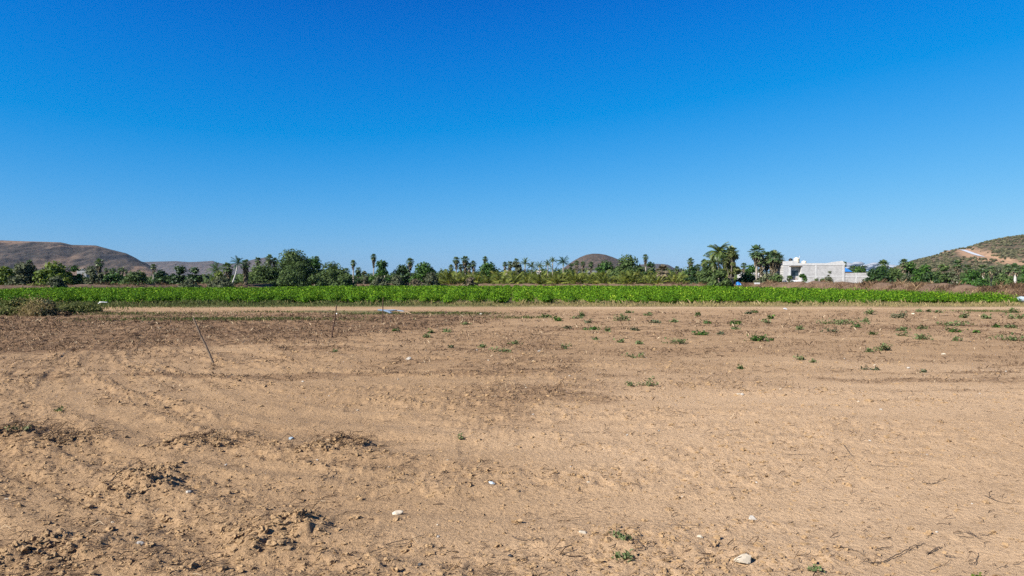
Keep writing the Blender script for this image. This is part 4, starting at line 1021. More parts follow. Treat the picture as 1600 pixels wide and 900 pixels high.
tree('scrub_heap', 'grey dry bush in front of the young palms left of centre', 'brush heap', 735, 434, 22, 168, 'skirt', .02, 7, .26)

# ------------------------------------------------------------------ the concrete house
def house():
    D = 150.; k = D / F
    def xx(p): return (p - 800) * k
    def zz(y): return CH + (HY - y) * k
    x0 = xx(1224); x1 = xx(1320); ox0 = xx(1235.5); ox1 = xx(1252); dep = 5.4
    t = thing('concrete_house', 'unfinished grey concrete block house with flat roof and a recessed porch', 'house', ((x0 + x1) / 2, D, 0)); cx = (x0 + x1) / 2
    def part(name, mat, *bs):
        mb = MB()
        for (a, b, c, d, e, f) in bs: box(mb, a - cx, b - cx, c, d, e, f)
        return mb.build(name, M[mat], t)
    top = zz(414.5)
    part('wall', 'concrete', (x0, ox0, 0, .25, 0, top), (ox1, x1, 0, .25, 0, top), (ox0, ox1, 0, .25, zz(415.8), top),
         (x0, x0 + .25, .25, dep, 0, top), (x1 - .25, x1, .25, dep, 0, top), (x0 + .25, x1 - .25, dep - .25, dep, 0, top),
         (ox0 - .25, ox0, .25, .95, 0, top - .3), (ox1, ox1 + .25, .25, .95, 0, top - .3), (ox0 - .25, ox1 + .25, .95, 1.2, 0, top - .3))
    part('roof', 'beam', (x0 + .25, x1 - .25, .25, dep - .25, top - .28, top - .05))
    # parapet: stepped at the left, rising at the right end
    mb = MB()
    pl = [(1223, 411.0, 408.2), (1230, 411, 407.6), (1240, 411, 407.0), (1246, 411, 408), (1246.1, 411, 411)]
    def strip(rows, y0, y1):
        for (a, b0, b1), (c, d0, d1) in zip(rows[:-1], rows[1:]):
            v = [(xx(a) - cx, y, zz(q)) for y in (y0, y1) for q in (b0, b1)] + [(xx(c) - cx, y, zz(q)) for y in (y0, y1) for q in (d0, d1)]
            mb.add(v, [(0, 1, 5, 4), (2, 6, 7, 3), (1, 3, 7, 5), (0, 4, 6, 2), (0, 2, 3, 1), (4, 5, 7, 6)])
    strip([(1223.4, 414.5, 408.4), (1236, 414.5, 407.4), (1246, 414.5, 407.8)], -.06, .2)
    strip([(1246.1, 414.5, 411.2), (1292, 414.5, 411.2), (1300, 414.5, 409.5), (1316, 414.5, 407.5), (1320.3, 414.5, 412)], -.05, .2)
    mb.build('parapet', M['beam'], t)
    part('column', 'beam', (xx(1274), xx(1276), -.045, .0, 0, top - .02)); part('column', 'beam', (xx(1232.5), xx(1235.5), -.04, .0, 0, top - .02)); part('column', 'beam', (xx(1316.5), xx(1318.5), -.04, .0, 0, top - .02))
    part('tie_beam', 'beam', (xx(1253), xx(1273.9), -.03, .0, zz(432.6), zz(431))); part('tie_beam', 'beam', (xx(1276.1), xx(1316.4), -.03, .0, zz(432.6), zz(431)))
    part('lintel', 'wood', (ox0 - .4, ox1 + .1, -.10, -.002, zz(416.6), zz(415.4)))
    part('porch_soffit', 'wood', (ox0 + .01, ox1 - .01, .26, .94, zz(416.2), zz(415.6)))
    d = part('door', 'pinkwall', (xx(1240.5), xx(1248), 0.88, .948, 0, 2.6)); 
    part('window', 'glass', (xx(1240), xx(1250), 0.89, .946, 3.0, 4.1))
    mb = MB(); box(mb, xx(1264) - cx, xx(1267) - cx, -.02, .0, zz(432), zz(430.8)); mb.build('vent_opening', M['black'], t)
    # low yard wall, a thing of its own
    w = thing('block_wall', 'lower grey concrete block wall adjoining the house on its right', 'wall', (xx(1340), D, 0)); c2 = xx(1340); wt = zz(426.2)
    mb = MB(); box(mb, x1 + .02 - c2, xx(1358.5) - c2, .1, .3, 0, wt); mb.build('wall', M['concrete'], w)
    mb = MB(); box(mb, xx(1337.6) - c2, xx(1339) - c2, .05, .099, 0, wt - .02); mb.build('column', M['beam'], w)
    mb = MB(); box(mb, x1 + .03 - c2, xx(1337.5) - c2, .06, .099, zz(432.8), zz(431.2)); mb.build('tie_beam', M['beam'], w)
    mb = MB(); box(mb, xx(1339.1) - c2, xx(1358.4) - c2, .06, .099, zz(432.8), zz(431.2)); mb.build('tie_beam', M['beam'], w)
    # water tanks on the roof
    def tank(label, px_, ybot, ytop, wpx, yd, mat):
        q = thing('water_tank', label, 'water tank', (xx(px_), D + yd, top - .05)); R = wpx * k / 2; z1 = zz(ytop) - (top - .05)
        mb = MB(); tube(mb, [(0, 0, 0), (0, 0, .05), (0, 0, z1 * .30), (0, 0, z1 * .33), (0, 0, z1 * .36), (0, 0, z1 * .6), (0, 0, z1 * .63), (0, 0, z1 * .66), (0, 0, z1 * .86), (0, 0, z1 * .93), (0, 0, z1 * .97)], np.array([.97, 1, 1, .95, 1, 1, .95, 1, 1, .8, .45]) * R, 24)
        mb.build('tank_body', M[mat], q, smooth=True)
        mb = MB(); tube(mb, [(0, 0, z1 * .96), (0, 0, z1)], [R * .4, R * .36], 16); mb.build('lid', M[mat], q)
    tank('tall cream water tank on the roof above the porch', 1248.4, 412, 402, 8.6, 1.3, 'cream')
    tank('black water tank half hidden behind the tall cream one', 1244.5, 412, 402.8, 6, 3.2, 'black')
    tank('second cream water tank of which only the top shows over the parapet', 1268.3, 412, 406.6, 7.2, 4.0, 'cream')
    pv = MB(); tube(pv, [(0, 0, 0), (0, 0, zz(400) - top)], [.05, .05], 8); tube(pv, [(0, 0, zz(400) - top - .02), (.12, 0, zz(400) - top + .08)], [.07, .07], 6)
    o = pv.build('vent_pipe', M['whitepaint']); o.location = (xx(1255), D + 2, top - .05); tag(o, 'thin white vent pipe standing right of the tall cream tank', 'pipe')
    # bare branch and weeds on the roof line
    b = MB(); r = np.random.default_rng(9)
    for i in range(9):
        a = r.uniform(-.6, .6); L = r.uniform(.8, 2.2); tube(b, [(r.normal(0, .15), 0, 0), (a * L * .4, 0, L * .5), (a * L, r.normal(0, .2), L)], [.03, .02, .008], 4)
    leaves(b, np.stack([r.normal(0, .3, 14), r.normal(0, .2, 14), r.uniform(.2, .9, 14)], 1), .12, r.normal(size=(14, 3)), r)
    o = b.build('dead_bush', M['twig']); o.location = (xx(1237.5), D + 5, top - .05); tag(o, 'leafless bush sticking up behind the parapet left of the tanks', 'bush')
house()
tree('shrub', 'green bush growing in front of the porch, left side', 'shrub', 1234, 431.5, 13, 144, 'mesquite', .03, 7, .22)
tree('shrub', 'dark green bush growing in front of the wall right of the porch', 'shrub', 1254, 429, 16, 144, 'midtree', .03, 8, .22)
tree('shrub', 'grey-green sapling against the middle of the house wall', 'shrub', 1296, 424.5, 9, 146, 'grey', .2, 6, .2, .9)
tree('shrub', 'low dark bush at the foot of the sapling by the house wall', 'shrub', 1293, 434, 22, 145, 'grey', .02, 8, .22)
tree('shrub', 'low green bush at the foot of the house wall right of the porch', 'shrub', 1276, 436, 12, 145, 'mesquite', .02, 6, .2)
tree('shrub', 'low green bush below the middle of the house wall', 'shrub', 1285, 436, 10, 144, 'midtree', .02, 6, .2)

# blue-roofed hut behind the wall, tiny far houses, tarp and cars
def hut(name, label, x0, x1, ytop, yeave, d, wall, roof, depth=6, hip=.5, g=0.):
    k = d / F; xa = (x0 - 800) * k; xb = (x1 - 800) * k; c = (xa + xb) / 2; ze = CH + (HY - yeave) * k - g; zt = CH + (HY - ytop) * k - g; hw = (xb - xa) / 2
    t = thing(name, label, 'house', (c, d, g)); mb = MB(); box(mb, -hw * .92, hw * .92, .3, depth - .3, 0, ze); mb.build('wall', M[wall], t)
    mb = MB(); v = [(-hw, 0, ze), (hw, 0, ze), (hw, depth, ze), (-hw, depth, ze), (-hw * hip, depth / 2, zt), (hw * hip, depth / 2, zt)]
    mb.add(v, [(0, 1, 5, 4), (2, 3, 4, 5)]); mb.add(v, [(1, 2, 5), (3, 0, 4)]); mb.add(v, [(3, 2, 1, 0)]); mb.build('roof', M[roof], t)
    mb = MB(); box(mb, -hw * .5, -hw * .2, .26, .298, ze * .35, ze * .75); mb.build('window', M['glass'], t)
    mb = MB(); box(mb, hw * .1, hw * .35, .26, .298, 0, ze * .75); mb.build('door', M['wood'], t)
    return t
hut('brick_hut', 'small orange hut with a bright blue roof behind the low block wall', 1316, 1332, 416.5, 424.5, 170, 'brick', 'bluetarp', 5, .25)
hut('pale_house', 'tiny pale pink house showing between the palms just left of centre', 789, 800, 422.5, 424.5, 225, 'pinkwall', 'pinkwall', 6, .9)
hut('pale_house', 'tiny white building fragment under the dark coconut palms right of centre', 838, 846, 423, 425, 222, 'whitepaint', 'pinkwall', 5, .9)
hut('grey_roofed_house', 'long low house with a grey roof below the cone-shaped hill', 900, 951, 422.5, 426.5, 230, 'pinkwall', 'roof', 8, .94)
hut('pale_house', 'pale grey house cluster half hidden left of the lone left fan palm', 119, 135, 419.5, 421.5, 300, 'greywall', 'roof', 8, .8)
w = MB(); box(w, -3.6, 4.4, 0, .2, 0, 4.0); o = w.build('block_wall', M['beam']); o.location = ((1174 - 800) / F * 178, 178, 0); tag(o, 'pale low wall top showing behind the palms left of the concrete house', 'wall')

def tarp():
    mb = MB(); n = 14; u, v = np.meshgrid(np.linspace(-1, 1, n), np.linspace(0, 1, n)); r = np.random.default_rng(2)
    X = u * 1.0; Y = -.9 + 1.6 * v + .15 * np.sin(u * 4); Z = 1.45 * np.sin(v * math.pi * .5) ** .7 * (1 - .35 * u ** 2) + .12 * (fbm(u, v, .5, 5, 2) - .5)
    i = np.arange(n - 1)[:, None] * n; j = np.arange(n - 1)[None]
    mb.add(np.stack([X, Y, Z], -1).reshape(-1, 3), np.stack([i + j, i + j + 1, i + n + j + 1, i + n + j], -1).reshape(-1, 4))
    X2 = X * 1; mb.add(np.stack([X2, 1.4 - Y * .2, Z * .98], -1).reshape(-1, 3), np.stack([i + j, i + n + j, i + n + j + 1, i + j + 1], -1).reshape(-1, 4))
    o = mb.build('blue_tarp', M['bluetarp'], smooth=True); x, d, z = P(1154, 441, 146); o.location = (x, d, .95); o.scale = (.52 * 1.0, .6, .62); o.scale = (.42, .5, .5)
    tag(o, 'bright blue tarpaulin draped over a heap below the palms', 'tarp')
tarp()

def car(label, px_, d, rz, z):
    t = thing('parked_car', label, 'car', ((px_ - 800) / F * d, d, z), rz)
    prof = [(-2.1, .45), (-2.1, .85), (-1.25, .98), (-.65, 1.45), (.75, 1.48), (1.45, 1.0), (2.1, .9), (2.15, .45)]
    def ext(pr, w, name, mat):
        mb = MB(); n = len(pr); V = [(x, -w, zz) for x, zz in pr] + [(x, w, zz) for x, zz in pr]
        mb.add(V, [(i, (i + 1) % n, n + (i + 1) % n, n + i) for i in range(n)]); mb.add(V, [tuple(range(n))[::-1], tuple(range(n, 2 * n))]); return mb.build(name, M[mat], t)
    ext(prof, .85, 'body', 'whitepaint')
    ext([(-1.1, 1.0), (-.62, 1.38), (.05, 1.40), (.05, 1.0)], .87, 'side_window', 'glass'); ext([(.15, 1.0), (.15, 1.40), (.72, 1.41), (1.3, 1.02)], .87, 'side_window', 'glass')
    for wx in (-1.35, 1.35):
        for s in (-1, 1):
            mb = MB(); tube(mb, [(wx, s * .70, .33), (wx, s * .9, .33)], [.33, .33], 16); mb.build('wheel', M['black'], t)
    return t
car('white car parked left of the concrete house, half hidden by dry grass', 1214, 159, 1.5, .72)
car('white car parked before the porch, only its roof above the dry grass', 1244.5, 146, 1.45, .55)
b = MB(); box(b, -.45, .45, -.3, .3, 0, .28); box(b, -.5, .5, -.34, .34, .28, .33); o = b.build('white_box', M['whitepaint']); o.location = ((1183 - 800) / F * 139, 139, 1.2); tag(o, 'small white box lying on the bank right of the blue tarp', 'box')

# ------------------------------------------------------------------ things on the field
def stake(label, x0, y0, x1, y1, rad, mat, cat='stake', name='wooden_stake'):
    gx, gy = G(x0, y0); tx = (x1 - x0) / F * gy; tz = (y0 - y1) / F * gy
    t = MB(); r = np.random.default_rng(int(x0)); n = 7; s = np.linspace(-.12, 1, n)
    wob = r.normal(0, .010, (n, 2)) * np.linspace(0, 1, n)[:, None]
    tube(t, np.stack([tx * s + wob[:, 0], wob[:, 1], tz * s], 1), rad * np.linspace(1.05, .8, n), 7)
    o = t.build(name, M[mat], smooth=True); o.location = (gx, gy, float(ground_z(gx, gy))); tag(o, label, cat, 'stakes on the bare field' if cat == 'stake' else None); return o
stake('leaning grey wooden stake at left, the nearest and thickest of the three', 333, 568, 302, 497, .022, 'wood')
stake('thin dark iron stake tilted slightly right, the middle one of the three', 518, 528, 526.5, 477, .021, 'rust', name='iron_stake')
stake('thin rusty upright stake by the grey pipes, the farthest of the three', 598, 506, 598.5, 466, .024, 'rust', name='iron_stake')
o = stake('dark fence post standing in the dry grass at far left', 131.5, 452.5, 131, 437, .10, 'wood', 'post', 'fence_post')

def pipes():
    t = thing('pipe_pile', 'pile of flattened blue-grey irrigation pipes by the farthest stake', 'pipes', (*G(608, 490), 0)); ox, oy = G(608, 490)
    r = np.random.default_rng(6)
    for a, b, c, d, rad in ((591, 487, 611, 491.5, .045), (594, 486.6, 612, 490.6, .04), (600, 487, 632, 488.5, .035), (607, 488.5, 630, 487.5, .03)):
        p = np.array([G(a, b), G((a + c) / 2, (b + d) / 2 + .2), G(c, d)]) - np.array([ox, oy])
        mb = MB(); tube(mb, np.c_[p, [.05 + rad, .09 + rad, .03 + rad]], [rad, rad * .85, rad], 8); mb.build('pipe', M['greypipe'], t, smooth=True)
    mb = MB(); p = np.array([G(626, 490.5), G(636, 491.8), G(647, 493.5)]); o_ = p[1]
    tube(mb, np.c_[p - o_, [.08, .14, .03]], [.045, .035, .015], 6); o = mb.build('dead_branch', M['drystem']); o.location = (o_[0], o_[1], 0); tag(o, 'pale dead branch lying right of the irrigation pipes', 'branch')
pipes()
gx, gy = G(160, 477); mb = MB(); tube(mb, [(-.28, 0, -.05), (-.27, 0, .18), (-.2, 0, .26), (.0, .05, .25), (.28, .1, .22)], [.05, .055, .055, .05, .05], 8)
o = mb.build('white_pipe', M['whitepaint'], smooth=True); o.location = (gx, gy, .02); o.scale = (1.0, 1.0, .8); tag(o, 'bent white irrigation pipe lying in the weeds at left', 'pipe')
mb = MB(); tube(mb, [(0, 0, 0), (0, 0, .6)], [.02, .02], 6); o = mb.build('white_stick', M['whitepaint']); o.location = (*G(170, 474), 0); tag(o, 'thin white marker stick standing beside the bent white pipe', 'stick')
mb = MB(); r = np.random.default_rng(12); s = np.linspace(0, 1, 12); tube(mb, np.stack([s * 3.2, .2 * np.sin(s * 3), .22 + .03 * np.sin(s * 20)], 1), .22 + .025 * np.sin(s * 31) - .06 * (s < .05), 14)
gx, gy = G(1589, 475); o = mb.build('plastic_roll', M['plastic'], smooth=True); o.location = (gx, gy, .1); o.rotation_euler = (0, -.06, -.25); tag(o, 'pale blue-white rolled plastic sheet at the end of the crop, right edge', 'plastic roll')

# stones
def stone(label, x, y, wpx, mat='stone', flat=.6, cat='stone', name='stone', group=None, rz=None, seed=None, asp=1.0):
    r = np.random.default_rng(int(x * 7 + y) if seed is None else seed); gx, gy = G(x, y); s = wpx / F * gy * .5
    wpx *= .85; s *= .85; V, Fc = rock_shape(ICO2, r, .10, 9); mb = MB(); mb.add(V * np.array([s * 1.12, s * .8 * asp, s * flat]), Fc)
    o = mb.build(name, M[mat]); o.location = (gx, gy, float(ground_z(gx, gy)) + s * flat * .45); o.rotation_euler = (r.normal(0, .1), r.normal(0, .12), r.normal(0, .5) if rz is None else rz)
    return tag(o, label, cat, group or ('stones on the field' if name == 'stone' else 'scraps lying on the field'))
stone('large pale angular stone at the lower right, biggest on the field', 1163, 880, 31, 'stone', .62)
stone('smooth pale oval stone alone on bare soil, lower centre', 620, 808, 20, 'stone', .5, rz=.05)
stone('pale flat stone at the lower left near the bottom edge', 214, 869, 17, 'whitestone', .5)
stone('small round pale stone among clods at left, casting a dark shadow', 293, 786, 9, 'whitestone', .8)
stone('bright white stone in the middle distance left of centre', 638, 564, 10, 'whitestone', .75)
stone('greyish white crumpled stone lying alone at right, above the bottom edge', 1177, 808, 15, 'whitestone', .7)
stone('soil-coloured stone standing upright right of a broken white one', 1122, 842, 13, 'clod', .9)
stone('broken angular whitish stone near the bottom right of centre', 1095, 842, 12, 'stone', .7)
stone('half-buried pale flat stone left of the foreground weed', 911, 838, 15, 'stone', .5)
stone('soil-crusted stone with a shaded face, between weed and bottom edge', 951, 853, 18, 'clod', .6)
stone('brownish stone left of the biggest pale stone', 1113, 880, 15, 'clod', .6)
stone('two-tone yellow and white pebble pair in the middle right', 1154, 619, 7, 'stone', .7); stone('white partner of the yellowish pebble in the middle right', 1160, 620, 7, 'whitestone', .6)
stone('white flattened bit with bluish side above the dug patch', 455, 687, 11, 'plastic', .6, 'litter', 'plastic_scrap')
stone('crumpled white scrap on smooth soil, right of lower centre', 768, 762, 12, 'plastic', .5, 'litter', 'plastic_scrap')
for a, b, w in ((920, 760, 9), (833, 650, 6), (622, 596, 6), (473, 597, 6), (843, 551, 9), (607, 732, 6), (699, 723, 6), (892, 733, 5), (1067, 779, 5), (1500, 554, 0), (684, 845, 8), (683, 826, 6), (1420, 576, 8), (1367, 571, 6), (1573, 582, 6), (1377, 643, 6), (1342, 632, 5), (1532, 617, 5), (1475, 553, 9), (558, 642, 6), (514, 622, 5), (822, 609, 5), (890, 590, 5), (763, 566, 5), (745, 549, 5), (1030, 678, 6), (980, 684, 6), (1360, 693, 6), (1450, 714, 5), (1521, 784, 5), (1466, 828, 6), (1183, 754, 6), (352, 730, 7), (104, 880, 8), (8, 790, 8), (174, 822, 8), (495, 722, 6), (1320, 560, 5), (1220, 610, 5)):
    if w: stone('small whitish pebble lying loose on the bare soil', a, b, w * .8, 'whitestone' if (a + b) % 3 else 'stone', .7, 'pebble', 'pebble', 'loose pebbles on the field')
stone('white litter scrap on the track edge right of centre', 1227, 484, 9, 'whitepaint', .5, 'litter', 'paper_scrap')
stone('pale yellow scrap near the track at right', 1427, 491.5, 7, 'cream', .5, 'litter', 'paper_scrap')
stone('white scrap beside the middle iron stake', 526, 490.5, 4.5, 'whitepaint', .7, 'litter', 'paper_scrap')
stone('white stone on the grass edge right of the pipes', 752, 491.5, 6, 'whitestone', .6)
stone('dark lump at the end of the green grass strip near the pipes', 697, 490.5, 9, 'rust', .6, 'lump', 'scrap_lump')

# dead sticks
def branch(label, px_list, rad, side=3, lift=.02, mat='twig', seed=0, name='dead_stick', cat='stick'):
    rad *= .78; r = np.random.default_rng(seed + int(px_list[0][0])); p = np.array([G(a, b) for a, b in px_list]); c = p.mean(0)
    z = np.array([float(ground_z(a, b)) for a, b in p]) + rad + lift * r.random(len(p))
    tt = np.linspace(0, len(p) - 1, 5 * len(p)); k = np.arange(len(p)); q = np.stack([np.interp(tt, k, p[:, 0] - c[0]), np.interp(tt, k, p[:, 1] - c[1]), np.interp(tt, k, z)], 1)
    q[1:-1] += r.normal(0, rad * .7, q[1:-1].shape); mb = MB(); tube(mb, q, rad * np.linspace(1.1, .45, len(q)) * r.uniform(.85, 1.15, len(q)), 6)
    for _ in range(side):
        i = r.integers(1, len(q) - 1); d = unit(np.array([r.normal(), r.normal() * .7, abs(r.normal()) * .25])); L = rad * r.uniform(9, 20)
        tube(mb, [q[i], q[i] + d * L * .5, q[i] + d * L + np.array([0, 0, -.2 * L * d[2]])], [rad * .55, rad * .4, rad * .2], 4)
    o = mb.build(name, M[mat], smooth=True); o.location = (c[0], c[1], 0); return tag(o, label, cat, 'dead sticks lying on the soil')
branch('forked dead twig lying at the right, its arms spread sideways', [(1512, 831), (1522, 833), (1530, 838), (1538, 841)], .0042, 4)
branch('straight thin twig crossing below the forked twig at right', [(1499, 837.5), (1512, 837), (1524, 837)], .003, 0)
branch('upward-bending twig right of the forked one', [(1532, 834), (1546, 834), (1554, 830.5)], .003, 1)
branch('L-shaped dark twig near the right bottom', [(1517, 875.5), (1526, 876), (1529, 868), (1531, 858)], .0035, 1)
branch('long curved dry stem sagging down at the bottom right of centre', [(1303, 852), (1325, 855), (1345, 861), (1362, 874)], .0045, 6)
branch('long dry stem rising to the right in the bottom right', [(1362, 881), (1385, 876), (1410, 862), (1432, 850), (1448, 845)], .0045, 7)
branch('short dark stick bent upward above the two long stems', [(1370, 858), (1382, 855), (1394, 855)], .004, 2)
branch('dark splintered twig cluster right of the long stems', [(1450, 862), (1464, 855), (1474, 851)], .005, 7)
branch('black short stick under the splintered twig cluster', [(1478, 864), (1487, 865.5), (1495, 866)], .005, 0)
branch('V-shaped black twig right of the foreground weed', [(988, 867), (1004, 868), (1005, 864), (996, 854)], .005, 2)
branch('thin arching stem on the right of the V-shaped twig', [(1008, 866), (1016, 858), (1026, 853)], .003, 1)
branch('long thin stem lying level right of centre near the bottom', [(1040, 826), (1070, 826.5), (1095, 825.5), (1106, 827)], .0028, 3)
branch('dark stout stick lying aslant at the left foreground', [(172, 761), (183, 757), (197, 751)], .0075, 1)
branch('thin dead weed stem standing above the aslant stick at left', [(177, 757), (180, 748), (183, 740), (188, 735)], .003, 4, .05)
branch('thin twig on bare soil in the far right foreground', [(1318, 700), (1330, 716), (1336, 718)], .003, 1)
branch('dark forked root scrap at the lower left of centre', [(602, 858), (622, 856), (645, 851), (662, 846)], .004, 6)
branch('small black twig tangle in the left part of lower centre', [(500, 757), (512, 751), (520, 739)], .005, 4)
branch('long dry stem beside the dug soil patch, lower centre left', [(575, 870), (605, 862), (630, 860), (648, 857)], .003, 5)
branch('curved dark twig at the left of the bottom centre', [(800, 843), (815, 850), (832, 852), (850, 855)], .0045, 6)
branch('dry twig lying level at the middle right', [(1228, 715), (1250, 716), (1272, 714)], .0035, 3)
branch('short curved twig in the bare right part of the field', [(1360, 729), (1380, 733), (1405, 733)], .0035, 2)
branch('dark flat twig right of the bare patch at right', [(1444, 755), (1458, 756), (1468, 754)], .006, 1)
branch('fine dry stem near the right edge, mid foreground', [(1540, 775), (1565, 783), (1598, 785)], .003, 3)
branch('dead stalk poking up at the bottom edge, right of lower centre', [(1255, 898), (1250, 889), (1247, 884)], .003, 1)
stone('dark bluish plastic scrap at the bottom edge, left of centre', 656, 886, 10, 'black', .9, 'litter', 'plastic_scrap', rz=1.0)
stone('dark triangular scrap at the bottom, just left of the centre line', 797, 872, 11, 'black', .5, 'litter', 'plastic_scrap')

# weeds
def weed(label, x, y, wpx, hpx, mat='weed', n=None, group=None, name='weed', cat='weed', leaf=None):
    gx, gy = G(x, y); r = np.random.default_rng(int(x * 3 + y * 5)); w = wpx / F * gy * .5; h = .85 * hpx / F * gy; w = w * (1.2 + .4 * r.random())
    t = thing(name, label, cat, (gx, gy, float(ground_z(gx, gy))), 0, group or 'weeds on the bare field'); st = MB(); lf = MB(); m = n or max(7, int(wpx / 1.8))
    leaf = leaf or max(.018, min(.06, .0019 * gy))
    for _ in range(m):
        a = r.uniform(0, 6.283); q = math.sqrt(r.random()); ex = math.cos(a) * q * w; ey = math.sin(a) * q * w * .8; ez = h * r.uniform(.15, 1.0) * (1 - .55 * q)
        p = np.array([(ex * .1, ey * .1, 0), (ex * .5, ey * .5, ez * .7), (ex, ey, ez)]); tube(st, p, [.005, .004, .002], 4)
        k = int(r.integers(9, 15)); f = r.uniform(.25, 1.05, k); c = np.stack([np.interp(f, [0, .5, 1, 1.2], np.r_[p[:, i], p[2, i]]) for i in range(3)], 1) + r.normal(0, leaf * .9, (k, 3)); c[:, 2] = np.clip(c[:, 2], .008, None)
        leaves(lf, c, leaf, np.array([0, 0, 1.]) + 0 * c, r, .6, np.clip(r.normal(.5, .25, k), 0, 1), .7)
    st.build('stem', M['drystem'], t); lf.build('foliage', M[mat], t); return t
weed('twin-sprig green weed in the bare middle right, right sprig', 1010, 605, 30, 20, n=9)
weed('twin-sprig green weed in the bare middle right, left sprig', 991, 604, 24, 14, n=6)
weed('small grey-green foreground weed low at the bottom, lower sprig', 978, 878, 26, 16, n=7, leaf=.016)
weed('sparse grey-green foreground weed just above the bottom one', 973, 851, 30, 20, n=6, leaf=.014)
weed('thin reddish-green seedling beside a clod left of centre', 721, 689, 16, 14, n=4, leaf=.014)
weed('tall weed with a bare upper stem near the track, right of centre', 971, 501, 26, 18)
weed('bright green rounded weed, brightest on the right field', 1188, 533, 38, 15, 'midtree')
weed('broad dark green weed left of the bright rounded one', 1056, 537, 34, 14)
weed('wide flat grey-green weed patch right of the bright rounded weed', 1311, 506, 62, 12, n=22)
weed('upright dark bushy weed alone at right, nearest of the right-hand ones', 1381, 547, 30, 18)
weed('little green weed just left of the upright dark bushy one', 1358, 549, 11, 9)
weed('long low weed strip cut by the right edge', 1583, 532, 50, 13, n=18)
weed('spreading pale weed patch near the right edge, behind the long strip', 1494, 509, 52, 12, n=16)
weed('green weed with a raised right shoot, between two patches at right', 1443, 531, 26, 13)
weed('stringy weed trailing downward left of the raised-shoot weed', 1412, 526, 18, 12, n=6)
weed('half-dry thin weed with bare twigs in the right middle distance', 1300, 520, 24, 13, 'grey', n=6)
weed('tallest weed by the track in the right half', 1359, 492, 18, 15)
weed('tufted grey weed by the track, right of the tallest one', 1404, 497, 22, 14, 'grey')
weed('round green weed by the track near the right, with a flat companion above', 1506, 497, 14, 12)
weed('twiggy weed by the track at the far right', 1541, 498, 12, 10)
weed('dark green weed by the right edge of the track', 1587, 498, 20, 12)
weed('sparse low weed on the ground in the middle right', 995, 559, 30, 8, n=7)
weed('thin-leaved weed sprawling left of the sparse low one', 884, 546, 22, 12, n=6)
weed('dark weed just left of a bright scrap, on the centre line', 785, 553, 30, 12, n=7)
weed('sprawling weed with a long shadow in the right bare area', 1252, 562, 18, 9, n=5)
weed('pair-leaved low weed right of the sprawling one', 1268, 567, 9, 5, n=3)
weed('wispy bluish weed in the lower right middle distance', 1352, 577, 14, 10, 'grey', n=4)
weed('dark low weed right of the wispy bluish one', 1369, 578, 14, 6, 'grey', n=4)
weed('brownish green low weed by a dark soil patch at right', 1442, 582, 18, 6, 'grey', n=5)
weed('lone sprout on the bare left field', 89, 648, 12, 8, n=4, leaf=.02)
weed('dark green tuft at the bottom edge, right of centre', 1276, 893, 24, 8, n=6, leaf=.012)
weed('tiny yellow-green sprout cut by the bottom edge at right', 1529, 899, 5, 11, 'lime', n=2, leaf=.014)
weed('low weed beside the dug patch at the left edge', 30, 690, 30, 8, n=6, leaf=.016)
for a, b, w, h in ((853, 496, 16, 9), (875, 502, 24, 9), (910, 494, 14, 7), (900, 498, 16, 5), (921, 505, 18, 6), (984, 489, 8, 5), (1010, 493, 8, 6), (1090, 494, 9, 9), (1026, 505, 16, 5), (1054, 504, 18, 6), (1106, 506, 16, 5), (1150, 507, 26, 9),
                   (1198, 505, 18, 14), (886, 515, 10, 5), (925, 517, 24, 6), (949, 519, 10, 6), (993, 518, 10, 6), (1097, 525, 30, 8), (1149, 516, 12, 5), (1127, 524, 16, 5), (931, 532, 14, 6), (969, 536, 16, 6), (999, 539, 16, 7), (805, 540, 18, 5),
                   (1157, 577, 8, 5), (1204, 498, 10, 8), (1249, 516, 10, 8), (1354, 504, 9, 9), (1437, 488, 10, 4), (1451, 488, 10, 4), (1466, 489, 9, 4), (1580, 489, 20, 8), (1580, 513, 18, 6), (1410, 518, 20, 8), (1440, 515, 16, 6), (1492, 520, 26, 9), (1526, 521, 8, 5),
                   (1495, 533, 16, 8), (616, 518, 12, 5), (665, 530, 14, 6), (705, 546, 12, 5), (727, 508, 14, 4), (697, 521, 12, 6), (672, 522, 10, 5), (755, 545, 10, 8), (523, 552, 6, 4), (1340, 512, 10, 5), (1365, 524, 12, 5), (1180, 489, 8, 6), (1170, 491, 9, 6), (1560, 512, 10, 5)):
    weed('low scattered green weed on the bare soil before the track', a, b, w * (.6 + .7 * ((a * 7 + b * 3) % 10) / 10), h, ('weed', 'grey', 'midtree', 'weed', 'mesquite')[int(a + b) % 5], group='small weeds scattered before the track')

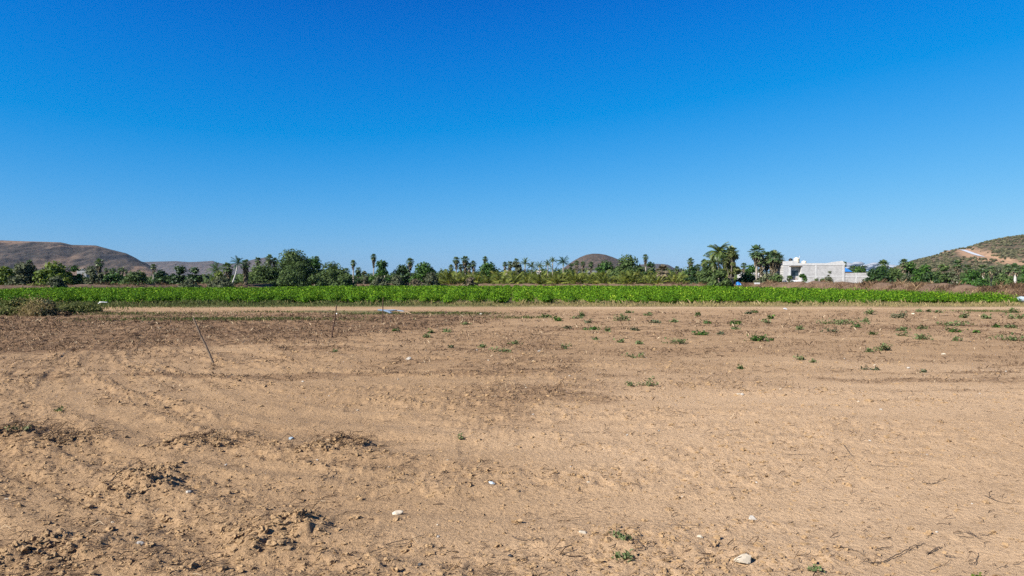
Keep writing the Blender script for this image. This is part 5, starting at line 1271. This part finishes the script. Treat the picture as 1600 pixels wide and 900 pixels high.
# bush of dead vines and leafy shrub at left
def left_bush():
    x, d = G(58, 494)
    t = thing('vine_heap', 'brown tangle of dead vines heaped at the left field corner', 'brush heap', (x, d, 0)); r = np.random.default_rng(77); mb = MB()
    for _ in range(420):
        a = r.uniform(0, 6.283); q = r.uniform(.3, 1); p0 = np.array([math.cos(a) * q * .95, math.sin(a) * q * .7, r.uniform(0, .85) * (1 - q * .6)])
        p2 = p0 + r.normal(0, .22, 3); p2[2] = max(.02, p2[2]); p1 = (p0 + p2) / 2 + np.array([0, 0, .1 * r.random()]); tube(mb, [p0, p1, p2], [.008, .007, .004], 3, np.clip(r.normal(.72, .16), 0, 1), False)
    p = r.normal(0, 1, (700, 3)) * np.array([.5, .35, .28]) + np.array([0, 0, .42]); p[:, 2] = np.abs(p[:, 2])
    leaves(mb, p, .045, p - np.array([0, 0, .3]), r, .5, np.clip(r.normal(.68, .18, 700), 0, 1)); mb.build('vines', M['grass'], t)
    mb = MB(); 
    for a in np.linspace(0, 5, 5): tube(mb, [(0, 0, 0), (.2 * math.cos(a), .2 * math.sin(a), .4), (.5 * math.cos(a), .5 * math.sin(a), .6)], [.02, .015, .01], 5)
    mb.build('stem', M['wood'], t)
left_bush()
tree('shrub', 'dark leafy shrub growing in front of the dead vine heap at left', 'shrub', 74, 471, 30, 33.8, 'grey', .03, 9, .075, 1.2)
tree('shrub', 'grey-green low weed mound left of the dead vine heap', 'shrub', 12, 482, 36, 34, 'olive', .02, 8, .07)
tree('shrub', 'olive straggling shrub right of the dead vine heap', 'shrub', 106, 478, 46, 36, 'olive', .02, 9, .07)
tree('shrub', 'brown low dead bush at the right foot of the dark shrub at left', 'shrub', 96, 487, 24, 34, 'drygrass', .02, 6, .05)
tree('shrub', 'low grey-green shrub between the dead vines and the bent white pipe', 'shrub', 140, 479, 36, 38, 'olive', .02, 8, .07)
tree('shrub', 'tall green weed clump behind the dead vine heap', 'shrub', 30, 468, 44, 44, 'olive', .02, 10, .09)

def haze():
    mb = MB(); box(mb, -5500, 5500, -300, 9000, -3.0, 165.0)
    m = bpy.data.materials.new("haze"); m.use_nodes = True; nt = m.node_tree; nt.nodes.clear()
    out = nt.nodes.new('ShaderNodeOutputMaterial'); v = nt.nodes.new('ShaderNodeVolumePrincipled')
    v.inputs['Color'].default_value = (0.55, 0.76, 1.0, 1); v.inputs['Density'].default_value = 0.000026; v.inputs['Anisotropy'].default_value = 0.0
    nt.links.new(v.outputs[0], out.inputs['Volume'])
    tag(mb.build('haze', m), kind='stuff')
haze()
